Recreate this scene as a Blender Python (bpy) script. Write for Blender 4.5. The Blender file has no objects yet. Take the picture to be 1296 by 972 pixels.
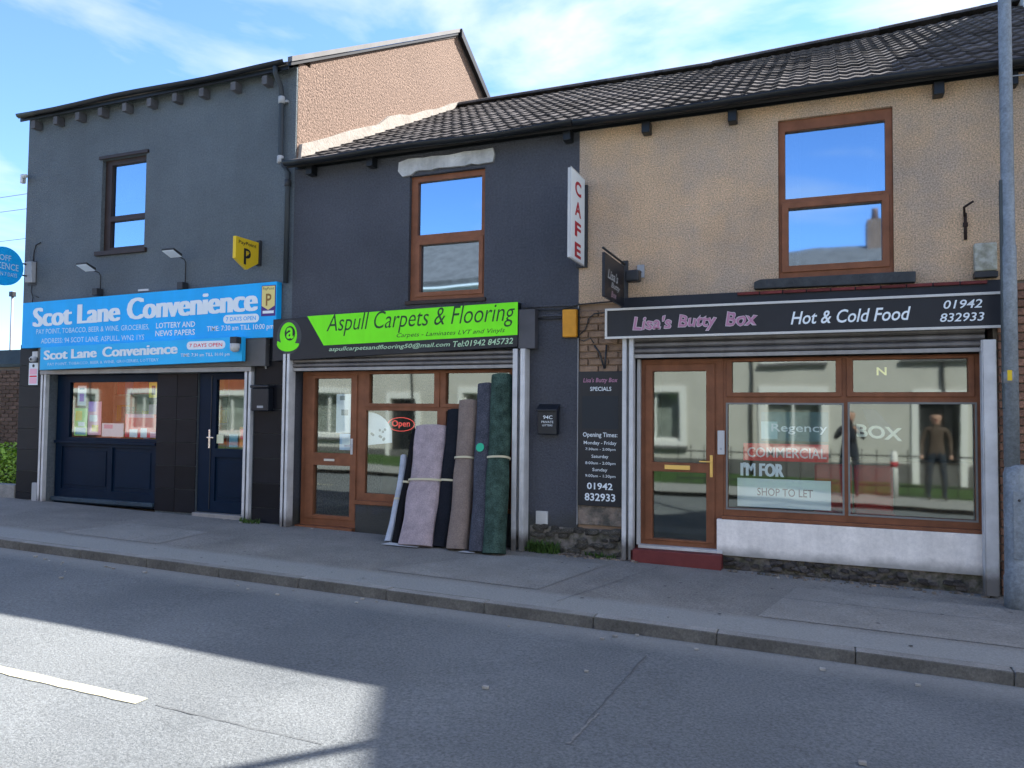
import bpy, bmesh, math, random
from mathutils import Vector, Matrix
R = math.radians
random.seed(7)
sc = bpy.context.scene
COL = sc.collection
# ------------------------------------------------------------------ camera
cam = bpy.data.cameras.new("camera"); cob = bpy.data.objects.new("camera", cam); COL.objects.link(cob)
sc.camera = cob
cam.sensor_fit = 'HORIZONTAL'; cam.sensor_width = 36.0; cam.lens = 36.0*973.0/1296.0
cam.clip_start = 0.05; cam.clip_end = 2000
yaw, pitch, roll = R(22.1675), R(2.316), R(0.5745)
fwd = Vector((-math.sin(yaw)*math.cos(pitch), math.cos(yaw)*math.cos(pitch), math.sin(pitch)))
rgt = Vector((math.cos(yaw), math.sin(yaw), 0)); up = rgt.cross(fwd)
r2 = rgt*math.cos(roll)+up*math.sin(roll); u2 = -rgt*math.sin(roll)+up*math.cos(roll)
m = Matrix((( r2.x, u2.x, -fwd.x), (r2.y, u2.y, -fwd.y), (r2.z, u2.z, -fwd.z))).to_4x4()
m.translation = Vector((0, -8.2, 1.6)); cob.matrix_world = m
# ------------------------------------------------------------------ light
SUN = Vector((0.80, 1.0, 1.24)).normalized()      # towards the sun
el = math.asin(SUN.z); az = math.atan2(SUN.x, SUN.y)
sc.view_settings.view_transform = 'Standard'; sc.view_settings.look = 'None'
sc.view_settings.gamma = 1.0; sc.view_settings.exposure = 3.05
w = bpy.data.worlds.new("World"); sc.world = w; w.use_nodes = True
nt = w.node_tree; nt.nodes.clear()
def N(t, ty, **k):
    n = t.nodes.new(ty)
    for a, b in k.items(): setattr(n, a, b)
    return n
sky = N(nt, 'ShaderNodeTexSky', sky_type='NISHITA', sun_disc=False, sun_elevation=el, sun_rotation=az,
        altitude=50, air_density=1.0, dust_density=0.0, ozone_density=1.5)
tc = N(nt, 'ShaderNodeTexCoord'); mp = N(nt, 'ShaderNodeMapping'); mp.inputs['Scale'].default_value = (1.0, 1.0, 2.6)
mp.inputs['Location'].default_value = (2.1, 3.3, 1.1)
nz = N(nt, 'ShaderNodeTexNoise'); nz.inputs['Scale'].default_value = 2.1; nz.inputs['Detail'].default_value = 7
nz.inputs['Roughness'].default_value = 0.55; nz.inputs['Distortion'].default_value = 0.35
# thin cloud is thicker towards the sun's side of the sky
dt = N(nt, 'ShaderNodeVectorMath', operation='DOT_PRODUCT'); dt.inputs[1].default_value = (0.80, 0.55, 0.20)
ad = N(nt, 'ShaderNodeMath', operation='MULTIPLY_ADD'); ad.inputs[1].default_value = 0.19; ad.inputs[2].default_value = 0.03
sm = N(nt, 'ShaderNodeMath', operation='ADD')
cr = N(nt, 'ShaderNodeMapRange'); cr.inputs['From Min'].default_value = 0.47; cr.inputs['From Max'].default_value = 0.72
cr.inputs['To Max'].default_value = 0.9
mx = N(nt, 'ShaderNodeMix', data_type='RGBA'); mx.inputs['B'].default_value = (3.1, 3.0, 2.9, 1)
bg = N(nt, 'ShaderNodeBackground'); bg.inputs['Strength'].default_value = 0.064
ow = N(nt, 'ShaderNodeOutputWorld')
L = nt.links.new
L(tc.outputs['Generated'], mp.inputs[0]); L(mp.outputs[0], nz.inputs['Vector'])
L(tc.outputs['Generated'], dt.inputs[0]); L(dt.outputs['Value'], ad.inputs[0])
L(nz.outputs['Fac'], sm.inputs[0]); L(ad.outputs[0], sm.inputs[1]); L(sm.outputs[0], cr.inputs['Value'])
L(cr.outputs[0], mx.inputs['Factor']); tn = N(nt, 'ShaderNodeMix', data_type='RGBA', blend_type='MULTIPLY'); tn.inputs['Factor'].default_value = 1.0; tn.inputs['B'].default_value = (0.43, 0.53, 0.68, 1)
L(sky.outputs[0], tn.inputs['A']); L(tn.outputs['Result'], mx.inputs['A']); L(mx.outputs['Result'], bg.inputs[0]); L(bg.outputs[0], ow.inputs[0])
sl = bpy.data.lights.new("sun", 'SUN'); sl.energy = 2.0; sl.angle = R(0.55); sl.color = (1, 0.95, 0.88)
so = bpy.data.objects.new("sun", sl); COL.objects.link(so)
so.rotation_euler = SUN.to_track_quat('Z', 'Y').to_euler(); so.location = (12, 15, 20)

# ------------------------------------------------------------------ materials
MATS = {}
def mat(name, col, rough=0.8, metal=0.0, var=0.0, vscale=3.0, speck=0.0, sscale=60.0, bump=0.0, bscale=60.0,
        spec=0.3, island=0.0, col2=None, streak=0.0, emit=0.0, det=5, dirt=None):
    """procedural surface: broad variation, speckle, fine relief, vertical weather streaks"""
    if name in MATS: return MATS[name]
    M = bpy.data.materials.new(name); M.use_nodes = True; t = M.node_tree; l = t.links.new
    b = t.nodes['Principled BSDF']
    b.inputs['Roughness'].default_value = rough; b.inputs['Metallic'].default_value = metal
    b.inputs['Specular IOR Level'].default_value = spec
    tc = N(t, 'ShaderNodeTexCoord'); src = tc.outputs['Object']
    c = (*col, 1)
    cur = None
    def rgb(): 
        n = N(t, 'ShaderNodeRGB'); n.outputs[0].default_value = c; return n.outputs[0]
    cur = rgb()
    def mix(fac, a, bcol, blend='MIX'):
        n = N(t, 'ShaderNodeMix', data_type='RGBA', blend_type=blend)
        l(fac, n.inputs['Factor']) if not isinstance(fac, float) else setattr(n.inputs['Factor'], 'default_value', fac)
        l(a, n.inputs['A'])
        if isinstance(bcol, tuple): n.inputs['B'].default_value = (*bcol, 1)
        else: l(bcol, n.inputs['B'])
        return n.outputs['Result']
    def noise(s, d=5, vec=None, r=0.6):
        n = N(t, 'ShaderNodeTexNoise'); n.inputs['Scale'].default_value = s; n.inputs['Detail'].default_value = d; n.inputs['Roughness'].default_value = r
        l(vec or src, n.inputs['Vector']); return n.outputs['Fac']
    def ramp(f, a, bb, lo=0.0, hi=1.0):
        n = N(t, 'ShaderNodeMapRange'); l(f, n.inputs['Value'])
        n.inputs['From Min'].default_value = a; n.inputs['From Max'].default_value = bb
        n.inputs['To Min'].default_value = lo; n.inputs['To Max'].default_value = hi; return n.outputs[0]
    def scl(fac, k0, k1, cur):
        g = N(t, 'ShaderNodeCombineColor'); v = ramp(fac, 0.3, 0.7, k0, k1)
        for i in range(3): l(v, g.inputs[i])
        return mix(1.0, cur, g.outputs[0], 'MULTIPLY')
    if col2: cur = mix(ramp(noise(vscale*1.3, 6), 0.42, 0.62), cur, col2)
    if var: cur = scl(noise(vscale, det), 1-var, 1+var, cur)
    if speck: cur = scl(noise(sscale, 3, r=0.7), 1-speck, 1+speck, cur)
    if streak:
        mpn = N(t, 'ShaderNodeMapping'); mpn.inputs['Scale'].default_value = (7, 7, 0.5); l(src, mpn.inputs[0])
        cur = scl(noise(1.0, 6, mpn.outputs[0]), 1-streak, 1+streak*0.6, cur)
    if dirt:      # grime creeping up from the ground: (colour, height, width)
        sp = N(t, 'ShaderNodeSeparateXYZ'); l(src, sp.inputs[0])
        a = N(t, 'ShaderNodeMath', operation='MULTIPLY_ADD'); l(noise(4, 6), a.inputs[0]); a.inputs[1].default_value = -dirt[2]*2; l(sp.outputs['Z'], a.inputs[2])
        cur = mix(ramp(a.outputs[0], dirt[1]-dirt[2], dirt[1]-dirt[2]*2, 0.0, 0.9), cur, dirt[0])
    if island:
        oi = N(t, 'ShaderNodeObjectInfo'); cur = scl(ramp(oi.outputs['Random'], 0, 1, 0.3, 0.7), 1-island, 1+island, cur)
    l(cur, b.inputs['Base Color'])
    if emit: l(cur, b.inputs['Emission Color']); b.inputs['Emission Strength'].default_value = emit
    if bump:
        n = N(t, 'ShaderNodeBump'); n.inputs['Strength'].default_value = min(1, bump); n.inputs['Distance'].default_value = 0.02*max(1, bump)
        l(noise(bscale, 4, r=0.65), n.inputs['Height']); l(n.outputs[0], b.inputs['Normal'])
    MATS[name] = M; return M
def glassmat(name, tint, base=0.30, gcol=(0.93, 0.97, 1)):
    M = bpy.data.materials.new(name); M.use_nodes = True; t = M.node_tree; l = t.links.new
    t.nodes.remove(t.nodes['Principled BSDF']); o = t.nodes['Material Output']
    tr = N(t, 'ShaderNodeBsdfTransparent'); tr.inputs[0].default_value = (*tint, 1)
    gl = N(t, 'ShaderNodeBsdfGlossy'); gl.inputs['Roughness'].default_value = 0.03; gl.inputs['Color'].default_value = (*gcol, 1)
    fr = N(t, 'ShaderNodeFresnel'); fr.inputs['IOR'].default_value = 1.5
    ma = N(t, 'ShaderNodeMath', operation='MULTIPLY_ADD', use_clamp=True); ma.inputs[1].default_value = 1.0-base; ma.inputs[2].default_value = base
    tc = N(t, 'ShaderNodeTexCoord'); nz = N(t, 'ShaderNodeTexNoise'); nz.inputs['Scale'].default_value = 1.6; nz.inputs['Detail'].default_value = 1
    bp = N(t, 'ShaderNodeBump'); bp.inputs['Strength'].default_value = 0.05; bp.inputs['Distance'].default_value = 0.02
    ms = N(t, 'ShaderNodeMixShader')
    l(tc.outputs['Object'], nz.inputs[0]); l(nz.outputs[0], bp.inputs['Height']); l(bp.outputs[0], gl.inputs['Normal'])
    ge = N(t, 'ShaderNodeNewGeometry'); iv = N(t, 'ShaderNodeMath', operation='SUBTRACT'); iv.inputs[0].default_value = 1.0; l(ge.outputs['Backfacing'], iv.inputs[1])
    mu = N(t, 'ShaderNodeMath', operation='MULTIPLY'); l(ma.outputs[0], mu.inputs[0]); l(iv.outputs[0], mu.inputs[1])     # one reflection per pane, none off the inside of a face
    l(fr.outputs[0], ma.inputs[0]); l(mu.outputs[0], ms.inputs[0]); l(tr.outputs[0], ms.inputs[1]); l(gl.outputs[0], ms.inputs[2]); l(ms.outputs[0], o.inputs[0])
    MATS[name] = M; return M
GLASS = glassmat('window_glass', (0.93, 0.96, 0.95), 0.14, (0.86, 0.97, 0.94))
GLASSU = glassmat('upper_window_glass', (0.5, 0.55, 0.6), 0.60, (0.46, 0.66, 0.86))
A = mat
road_m = A('asphalt_road', (0.158, 0.170, 0.176), 0.9, var=0.14, vscale=0.6, col2=(0.135, 0.147, 0.155), speck=0.36, sscale=55, bump=0.6, bscale=80)
pave_m = A('asphalt_pavement', (0.222, 0.214, 0.196), 0.92, var=0.16, vscale=1.7, speck=0.35, sscale=60, bump=0.5, bscale=80)
patch_m = A('pavement_patch', (0.255, 0.248, 0.228), 0.92, var=0.12, vscale=3, speck=0.3, sscale=60, bump=0.4, bscale=80)
strip_m = A('kerbside_strip', (0.19, 0.19, 0.188), 0.9, var=0.14, vscale=2.5, speck=0.3, sscale=50, bump=0.4, bscale=80)
dust_m = A('gutter_grit', (0.20, 0.19, 0.175), 0.95, var=0.2, vscale=5, speck=0.4, sscale=70, bump=0.6, bscale=90)
kerb_m = A('kerb_concrete', (0.25, 0.245, 0.23), 0.9, var=0.2, vscale=6, speck=0.25, sscale=60, bump=0.5, bscale=60, island=0.12)
kerbf_m = kerb_m
land_m = A('far_land', (0.10, 0.11, 0.07), 0.95, var=0.3, vscale=0.2)
grass_m = A('grass', (0.035, 0.08, 0.016), 0.9, var=0.3, vscale=5, speck=0.4, sscale=80, bump=0.6, bscale=60)
tan_m = A('tan_render', (0.68, 0.475, 0.305), 0.95, var=0.12, vscale=1.1, col2=(0.53, 0.41, 0.31), speck=0.5, sscale=70, bump=1.3, bscale=90, streak=0.03)
pink_m = A('pink_pebbledash', (0.235, 0.165, 0.130), 0.95, var=0.06, vscale=1, speck=0.6, sscale=34, bump=2.0, bscale=30)
scot_m = A('slate_grey_render', (0.125, 0.148, 0.165), 0.88, var=0.17, vscale=0.8, speck=0.22, sscale=42, bump=1.3, bscale=55, streak=0.03)
char_m = A('charcoal_render', (0.078, 0.083, 0.100), 0.8, var=0.17, vscale=0.9, speck=0.22, sscale=40, bump=1.3, bscale=50, streak=0.03, dirt=((0.07, 0.07, 0.06), 0.55, 0.22))
navy_m = A('navy_paint', (0.003, 0.013, 0.032), 0.4, spec=0.10, var=0.15, vscale=4, bump=0.06, bscale=20)
tile_m = A('black_wall_tile', (0.009, 0.010, 0.014), 0.38, spec=0.14, var=0.3, vscale=3, island=0.25, bump=0.05, bscale=9)
brown_m = A('brown_wood_grain_upvc', (0.215, 0.085, 0.043), 0.5, var=0.2, vscale=6, streak=0.12, spec=0.2)
dbrown_m = A('dark_brown_frame', (0.035, 0.022, 0.018), 0.5, var=0.2, vscale=6)
galv_m = A('galvanised_steel', (0.60, 0.60, 0.60), 0.6, metal=0.1, var=0.15, vscale=5, streak=0.12, dirt=((0.12, 0.11, 0.10), 0.35, 0.16))
alu_m = A('dull_aluminium', (0.30, 0.29, 0.28), 0.5, metal=0.3, var=0.15, vscale=6, streak=0.1)
slat_m = A('shutter_slat', (0.16, 0.15, 0.145), 0.5, metal=0.3, var=0.2, vscale=5, streak=0.2)
white_m = A('white_paint', (0.55, 0.55, 0.54), 0.6, var=0.10, vscale=4, streak=0.12)
panelw_m = A('white_stall_panel', (0.86, 0.81, 0.75), 0.7, var=0.12, vscale=3, streak=0.12, speck=0.08, sscale=30, dirt=((0.3, 0.29, 0.27), 0.28, 0.10))
lint_m = A('whitewashed_stone', (0.50, 0.50, 0.49), 0.9, var=0.25, vscale=5, streak=0.25, bump=0.8, bscale=20)
flash_m = A('cream_mortar', (0.33, 0.30, 0.27), 0.9, var=0.15, vscale=6, bump=0.8, bscale=25)
rtile_m = A('concrete_roof_tile', (0.088, 0.080, 0.078), 0.92, spec=0.08, var=0.3, vscale=4, island=0.38, speck=0.25, sscale=40, bump=0.4, bscale=40)
gut_m = A('black_gutter_plastic', (0.010, 0.012, 0.015), 0.4, var=0.2)
brick_m = A('weathered_brick', (0.21, 0.115, 0.078), 0.95, var=0.2, vscale=8, island=0.3, speck=0.2, sscale=60, bump=0.5, bscale=50)
dbrick_m = A('dark_old_brick', (0.125, 0.082, 0.062), 0.95, var=0.2, vscale=8, island=0.3, speck=0.2, sscale=60, bump=0.5, bscale=50)
rbrick_m = A('red_brick', (0.34, 0.10, 0.05), 0.9, var=0.15, vscale=2, speck=0.3, sscale=14, bump=0.3)
mort_m = A('mortar', (0.17, 0.15, 0.13), 0.95, var=0.2, speck=0.2)
stone_m = A('mossy_rubble', (0.15, 0.135, 0.12), 0.95, var=0.35, vscale=9, island=0.4, bump=1.2, bscale=25, col2=(0.07, 0.07, 0.05))
crumb_m = A('crumbling_render', (0.26, 0.21, 0.17), 0.95, var=0.3, vscale=6, bump=2, bscale=18, col2=(0.10, 0.095, 0.08))
redstep_m = A('red_painted_step', (0.15, 0.032, 0.030), 0.7, var=0.2, vscale=5, bump=0.3, bscale=30)
blue_m = A('bright_blue_sign', (0.004, 0.40, 0.88), 0.5, var=0.07, streak=0.05, vscale=1.5)
lblue_m = A('light_blue_sign', (0.02, 0.44, 0.84), 0.5, var=0.08, vscale=1.5)
wlet_m = A('white_lettering', (0.74, 0.80, 0.84), 0.5)
plet_m = A('pale_blue_lettering', (0.48, 0.70, 0.90), 0.5)
green_m = A('lime_green_sign', (0.22, 0.93, 0.03), 0.6, spec=0.1, var=0.06, streak=0.05, vscale=2)
blk_m = A('black_sign', (0.012, 0.015, 0.022), 0.4, var=0.15, vscale=3)
dgl_m = A('dark_green_lettering', (0.015, 0.05, 0.018), 0.5)
greenlet_m = A('green_white_lettering', (0.42, 0.62, 0.40), 0.5)
pinklet_m = A('pink_lettering', (0.42, 0.19, 0.30), 0.5)
yel_m = A('yellow_sign', (0.70, 0.48, 0.02), 0.45)
amber_m = A('amber_box', (0.62, 0.27, 0.02), 0.5, var=0.1, vscale=9)
red_m = A('red_lettering', (0.40, 0.01, 0.03), 0.5)
purp_m = A('purple_panel', (0.07, 0.03, 0.20), 0.5)
grey_m = A('grey_plastic', (0.35, 0.36, 0.37), 0.5, var=0.1)
dgrey_m = A('dark_plastic', (0.03, 0.032, 0.036), 0.45)
post_m = A('galvanised_post', (0.215, 0.245, 0.275), 0.55, metal=0.15, var=0.15, vscale=6, speck=0.25, sscale=35, streak=0.2)
cream_m = A('cream_strap', (0.55, 0.50, 0.34), 0.7)
brass_m = A('brass', (0.62, 0.42, 0.14), 0.3, metal=0.7)
room_m = A('interior_wall', (0.16, 0.15, 0.13), 0.9, var=0.1)
floor_m = A('interior_floor', (0.07, 0.06, 0.05), 0.8, var=0.1)
lead_m = A('grey_verge', (0.11, 0.11, 0.115), 0.6, var=0.2, vscale=3)
leaf_m = A('hedge_leaf', (0.26, 0.42, 0.05), 0.6, island=0.1, var=0.4, vscale=6)
weed_m = A('weed_leaf', (0.05, 0.10, 0.02), 0.7, var=0.4, vscale=20)
line_m = A('worn_cream_road_paint', (0.43, 0.41, 0.31), 0.8, var=0.1, vscale=9, speck=0.12, sscale=60, bump=0.3)
crack_m = A('tarred_crack', (0.10, 0.105, 0.11), 0.9)
sgrey_m = A('grey_house_render', (0.52, 0.51, 0.47), 0.9, var=0.06, vscale=2)
owh_m = A('white_house_trim', (0.75, 0.75, 0.73), 0.7)

def yband(M, col, y0, y1, wob, ns, amt=0.85):
    """a band of another surface colour along the street between y0 (full) and y1 (none), with a ragged edge"""
    t = M.node_tree; l = t.links.new; b = t.nodes['Principled BSDF']; src = b.inputs['Base Color'].links[0].from_socket
    tc = N(t, 'ShaderNodeTexCoord'); sp = N(t, 'ShaderNodeSeparateXYZ'); l(tc.outputs['Object'], sp.inputs[0])
    n = N(t, 'ShaderNodeTexNoise'); n.inputs['Scale'].default_value = ns; n.inputs['Detail'].default_value = 8; n.inputs['Roughness'].default_value = .7; l(tc.outputs['Object'], n.inputs[0])
    a = N(t, 'ShaderNodeMath', operation='MULTIPLY_ADD'); l(n.outputs['Fac'], a.inputs[0]); a.inputs[1].default_value = wob; l(sp.outputs['Y'], a.inputs[2])
    r_ = N(t, 'ShaderNodeMapRange'); l(a.outputs[0], r_.inputs['Value']); r_.inputs['From Min'].default_value = y0+wob*.5; r_.inputs['From Max'].default_value = y1+wob*.5
    r_.inputs['To Min'].default_value = amt; r_.inputs['To Max'].default_value = 0
    g_ = N(t, 'ShaderNodeTexNoise'); g_.inputs['Scale'].default_value = 70; l(tc.outputs['Object'], g_.inputs[0])
    q = N(t, 'ShaderNodeMix', data_type='RGBA'); l(g_.outputs['Fac'], q.inputs['Factor']); q.inputs['A'].default_value = tuple(c*.6 for c in col)+(1,); q.inputs['B'].default_value = tuple(c*1.4 for c in col)+(1,)
    m_ = N(t, 'ShaderNodeMix', data_type='RGBA'); l(r_.outputs[0], m_.inputs['Factor']); l(src, m_.inputs['A']); l(q.outputs['Result'], m_.inputs['B']); l(m_.outputs['Result'], b.inputs['Base Color'])
yband(road_m, (0.255, 0.26, 0.25), -2.52, -2.82, 0.30, 3.0)
yband(pave_m, (0.295, 0.302, 0.29), -1.92, -1.78, 0.10, 4.0, 0.8)
yband(patch_m, (0.295, 0.302, 0.29), -1.92, -1.78, 0.10, 4.0, 0.8)

# ------------------------------------------------------------------ mesh helpers
def wloc(p):
    v = Vector((0, 0, 0))
    while p is not None: v += p.location; p = p.parent
    return v
def g(x):                       # the street falls gently to the right
    return -0.018*(max(-26, min(10, x))-1.4)
def link(name, me, m, parent=None, bev=0, smooth=False):
    if m is not None and not me.materials: me.materials.append(m)
    o = bpy.data.objects.new(name, me); COL.objects.link(o)
    if parent: o.parent = parent; o.location = -wloc(parent)
    if bev:
        b = o.modifiers.new('bevel', 'BEVEL'); b.width = bev; b.segments = 2; b.limit_method = 'ANGLE'; b.angle_limit = R(40)
    if smooth:
        for p in me.polygons: p.use_smooth = True
    return o
def fin(name, bm, m, parent=None, bev=0, smooth=False, recalc=True):
    if recalc: bmesh.ops.recalc_face_normals(bm, faces=bm.faces)
    me = bpy.data.meshes.new(name); bm.to_mesh(me); bm.free()
    return link(name, me, m, parent, bev, smooth)
def abox(bm, x0, x1, y0, y1, z0, z1):
    v = [bm.verts.new(p) for p in ((x0,y0,z0),(x1,y0,z0),(x1,y1,z0),(x0,y1,z0),(x0,y0,z1),(x1,y0,z1),(x1,y1,z1),(x0,y1,z1))]
    for f in ((0,3,2,1),(4,5,6,7),(0,1,5,4),(1,2,6,5),(2,3,7,6),(3,0,4,7)): bm.faces.new([v[i] for i in f])
    return v
def box(name, x0, x1, y0, y1, z0, z1, m, parent=None, bev=0.004):
    bm = bmesh.new(); abox(bm, x0, x1, y0, y1, z0, z1); return fin(name, bm, m, parent, bev)
def boxes(name, lst, m, parent=None, bev=0.003):
    bm = bmesh.new()
    for b in lst: abox(bm, *b)
    return fin(name, bm, m, parent, bev)
def prism(bm, pts, d):          # pts: 3D polygon, extruded by vector d
    a = [bm.verts.new(p) for p in pts]; b = [bm.verts.new(Vector(p)+Vector(d)) for p in pts]
    bm.faces.new(a); bm.faces.new(b[::-1]); n = len(a)
    for i in range(n): bm.faces.new((a[i], b[i], b[(i+1)%n], a[(i+1)%n]))
def pris(name, pts, d, m, parent=None, bev=0):
    bm = bmesh.new(); prism(bm, pts, d); return fin(name, bm, m, parent, bev)
def atube(bm, pts, r, n=10, caps=True, r1=None):
    pts = [Vector(p) for p in pts]; rings = []
    for i, p in enumerate(pts):
        d = (pts[min(i+1, len(pts)-1)]-pts[max(i-1, 0)]).normalized()
        a = d.orthogonal().normalized() if abs(d.z) < 0.99 else Vector((1, 0, 0)); 
        if abs(d.z) < 0.99: a = d.cross(Vector((0, 0, 1))).normalized()
        b = d.cross(a); rr = r if r1 is None else r+(r1-r)*i/(len(pts)-1)
        rings.append([bm.verts.new(p+a*rr*math.cos(2*math.pi*k/n)+b*rr*math.sin(2*math.pi*k/n)) for k in range(n)])
    for i in range(len(rings)-1):
        for k in range(n): bm.faces.new((rings[i][k], rings[i][(k+1)%n], rings[i+1][(k+1)%n], rings[i+1][k]))
    if caps: bm.faces.new(rings[0][::-1]); bm.faces.new(rings[-1])
def tube(name, pts, r, m, parent=None, n=10, r1=None):
    bm = bmesh.new(); atube(bm, pts, r, n, True, r1); return fin(name, bm, m, parent, 0, True)
def lathe(name, c, prof, m, parent=None, n=24):
    bm = bmesh.new(); rings = []
    for r, z in prof: rings.append([bm.verts.new((c[0]+r*math.cos(2*math.pi*k/n), c[1]+r*math.sin(2*math.pi*k/n), c[2]+z)) for k in range(n)])
    for i in range(len(rings)-1):
        for k in range(n): bm.faces.new((rings[i][k], rings[i][(k+1)%n], rings[i+1][(k+1)%n], rings[i+1][k]))
    bm.faces.new(rings[0][::-1]); bm.faces.new(rings[-1])
    o = fin(name, bm, m, parent, 0, True)
    return o
def wallholes(name, x0, x1, z0, z1, holes, y0, y1, m, parent=None, bev=0, zlow=None):
    """an upright slab between y0 (street side) and y1 with rectangular openings; zlow(x) follows the slope of the street"""
    xs = sorted({x0, x1, *[min(max(h[i], x0), x1) for h in holes for i in (0, 1)]})
    zs = sorted({z0, z1, *[min(max(h[i], z0), z1) for h in holes for i in (2, 3)]})
    nx, nz = len(xs)-1, len(zs)-1
    def solid(i, j):
        if i < 0 or j < 0 or i >= nx or j >= nz: return False
        cx, cz = (xs[i]+xs[i+1])/2, (zs[j]+zs[j+1])/2
        return not any(h[0] < cx < h[1] and h[2] < cz < h[3] for h in holes)
    bm = bmesh.new(); V = {}
    def v(i, j, k):
        if (i, j, k) not in V:
            z = zs[j] if not (j == 0 and zlow) else zlow(xs[i])
            V[i, j, k] = bm.verts.new((xs[i], (y0, y1)[k], z))
        return V[i, j, k]
    for i in range(nx):
        for j in range(nz):
            if not solid(i, j): continue
            bm.faces.new((v(i,j,0), v(i+1,j,0), v(i+1,j+1,0), v(i,j+1,0)))
            bm.faces.new((v(i,j,1), v(i,j+1,1), v(i+1,j+1,1), v(i+1,j,1)))
            if not solid(i-1, j): bm.faces.new((v(i,j,0), v(i,j+1,0), v(i,j+1,1), v(i,j,1)))
            if not solid(i+1, j): bm.faces.new((v(i+1,j,0), v(i+1,j,1), v(i+1,j+1,1), v(i+1,j+1,0)))
            if not solid(i, j-1): bm.faces.new((v(i,j,0), v(i,j,1), v(i+1,j,1), v(i+1,j,0)))
            if not solid(i, j+1): bm.faces.new((v(i,j+1,0), v(i+1,j+1,0), v(i+1,j+1,1), v(i,j+1,1)))
    bmesh.ops.recalc_face_normals(bm, faces=bm.faces)
    return fin(name, bm, m, parent, bev)
def thing(name, label, cat, loc=(0, 0, 0), group=None):
    o = bpy.data.objects.new(name, None); COL.objects.link(o); o.location = loc; o.empty_display_size = 0.1
    o['label'] = label; o['category'] = cat
    if group: o['group'] = group
    return o
def tag(o, label, cat, group=None):
    o['label'] = label; o['category'] = cat
    if group: o['group'] = group
    return o
def struct(o): o['kind'] = 'structure'; return o
def piece(name, me, loc, parent, m=None):
    """one instance of a shared piece; parent may be offset from the world origin"""
    if m is not None and not me.materials: me.materials.append(m)
    o = bpy.data.objects.new(name, me); COL.objects.link(o); o.parent = parent; o.location = Vector(loc)-wloc(parent); return o
def boxmesh(name, sx, sy, sz, m, bev=0.0, jit=0.0):
    bm = bmesh.new(); vs = abox(bm, -sx/2, sx/2, -sy/2, sy/2, -sz/2, sz/2)
    if bev: bmesh.ops.bevel(bm, geom=list(bm.edges), offset=bev, segments=1, affect='EDGES')
    if jit:
        for v in bm.verts: v.co += Vector((random.uniform(-jit, jit), random.uniform(-jit, jit), random.uniform(-jit, jit)))
    bmesh.ops.recalc_face_normals(bm, faces=bm.faces)
    me = bpy.data.meshes.new(name); bm.to_mesh(me); bm.free(); me.materials.append(m); return me
def text(s, box_, y, m, parent, name='lettering', shear=0.0, bold=0.0, fat=0.0, u=(1, 0, 0), o3=None, depth=0.0, res=3, skew=None, wob=0):
    """lettering from the built-in font, fitted to the box (x0,x1,z0,z1); u / o3 lay it on another upright plane"""
    cu = bpy.data.curves.new('lettering', 'FONT'); cu.body = s; cu.shear = shear; cu.offset = bold; cu.resolution_u = res
    cu.align_x = 'CENTER'
    ob = bpy.data.objects.new('lettering', cu); COL.objects.link(ob)
    dg = bpy.context.evaluated_depsgraph_get(); me0 = bpy.data.meshes.new_from_object(ob.evaluated_get(dg))
    bpy.data.objects.remove(ob); bpy.data.curves.remove(cu)
    co = [v.co.copy() for v in me0.vertices]; fs = [tuple(p.vertices) for p in me0.polygons]; bpy.data.meshes.remove(me0)
    xa, xb = min(c.x for c in co), max(c.x for c in co); za, zb = min(c.y for c in co), max(c.y for c in co)
    x0, x1, z0, z1 = box_; reps = [0.0] if not fat else [-fat, -fat*0.5, 0.0, fat*0.5, fat]
    U = Vector(u); nrm = Vector((u[1], -u[0], 0)); vs, ff = [], []
    for ri, dx in enumerate(reps):
        b0 = len(vs)
        for c in co:
            fx = (c.x-xa)/(xb-xa); X = x0+fx*(x1-x0)+dx; Z = z0+(c.y-za)/(zb-za)*(z1-z0)
            if skew: Z += skew*(fx-0.5)
            if wob: Z += wob*math.sin(fx*23)
            p = (Vector((X, y, Z)) if o3 is None else Vector(o3)+U*X+Vector((0, 0, Z)))+nrm*(0.0006*ri)
            vs.append(p)
        ff += [tuple(i+b0 for i in f) for f in fs]
    me = bpy.data.meshes.new(name); me.from_pydata(vs, [], ff); me.update(); me.materials.append(m)
    return link(name, me, None, parent)
def panes(fr, lst, y, gm=None, th=0.006):
    for (x0, x1, z0, z1) in lst: box('pane', x0, x1, y, y+th, z0, z1, gm or GLASS, fr, 0)
def disc(name, c, r, u, m, parent, n=40, th=0.004, sz=1.0):
    """flat round plate standing upright, facing cross(u, up)"""
    U = Vector(u); nrm = Vector((u[1], -u[0], 0)); C = Vector(c)
    return pris(name, [C+U*r*math.cos(2*math.pi*k/n)+Vector((0, 0, r*sz*math.sin(2*math.pi*k/n))) for k in range(n)], -nrm*th, m, parent)
def quadplate(name, pts, m, parent, y, th=0.004): return pris(name, [(p[0], y, p[1]) for p in pts], (0, th, 0), m, parent)
def rnd_pill(x0, x1, z0, z1, n=8):
    r = (z1-z0)/2; zc = (z0+z1)/2; P = []
    for k in range(n+1): a = -math.pi/2+math.pi*k/n; P.append((x1-r+r*math.cos(a), zc+r*math.sin(a)))
    for k in range(n+1): a = math.pi/2+math.pi*k/n; P.append((x0+r+r*math.cos(a), zc+r*math.sin(a)))
    return P

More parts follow.
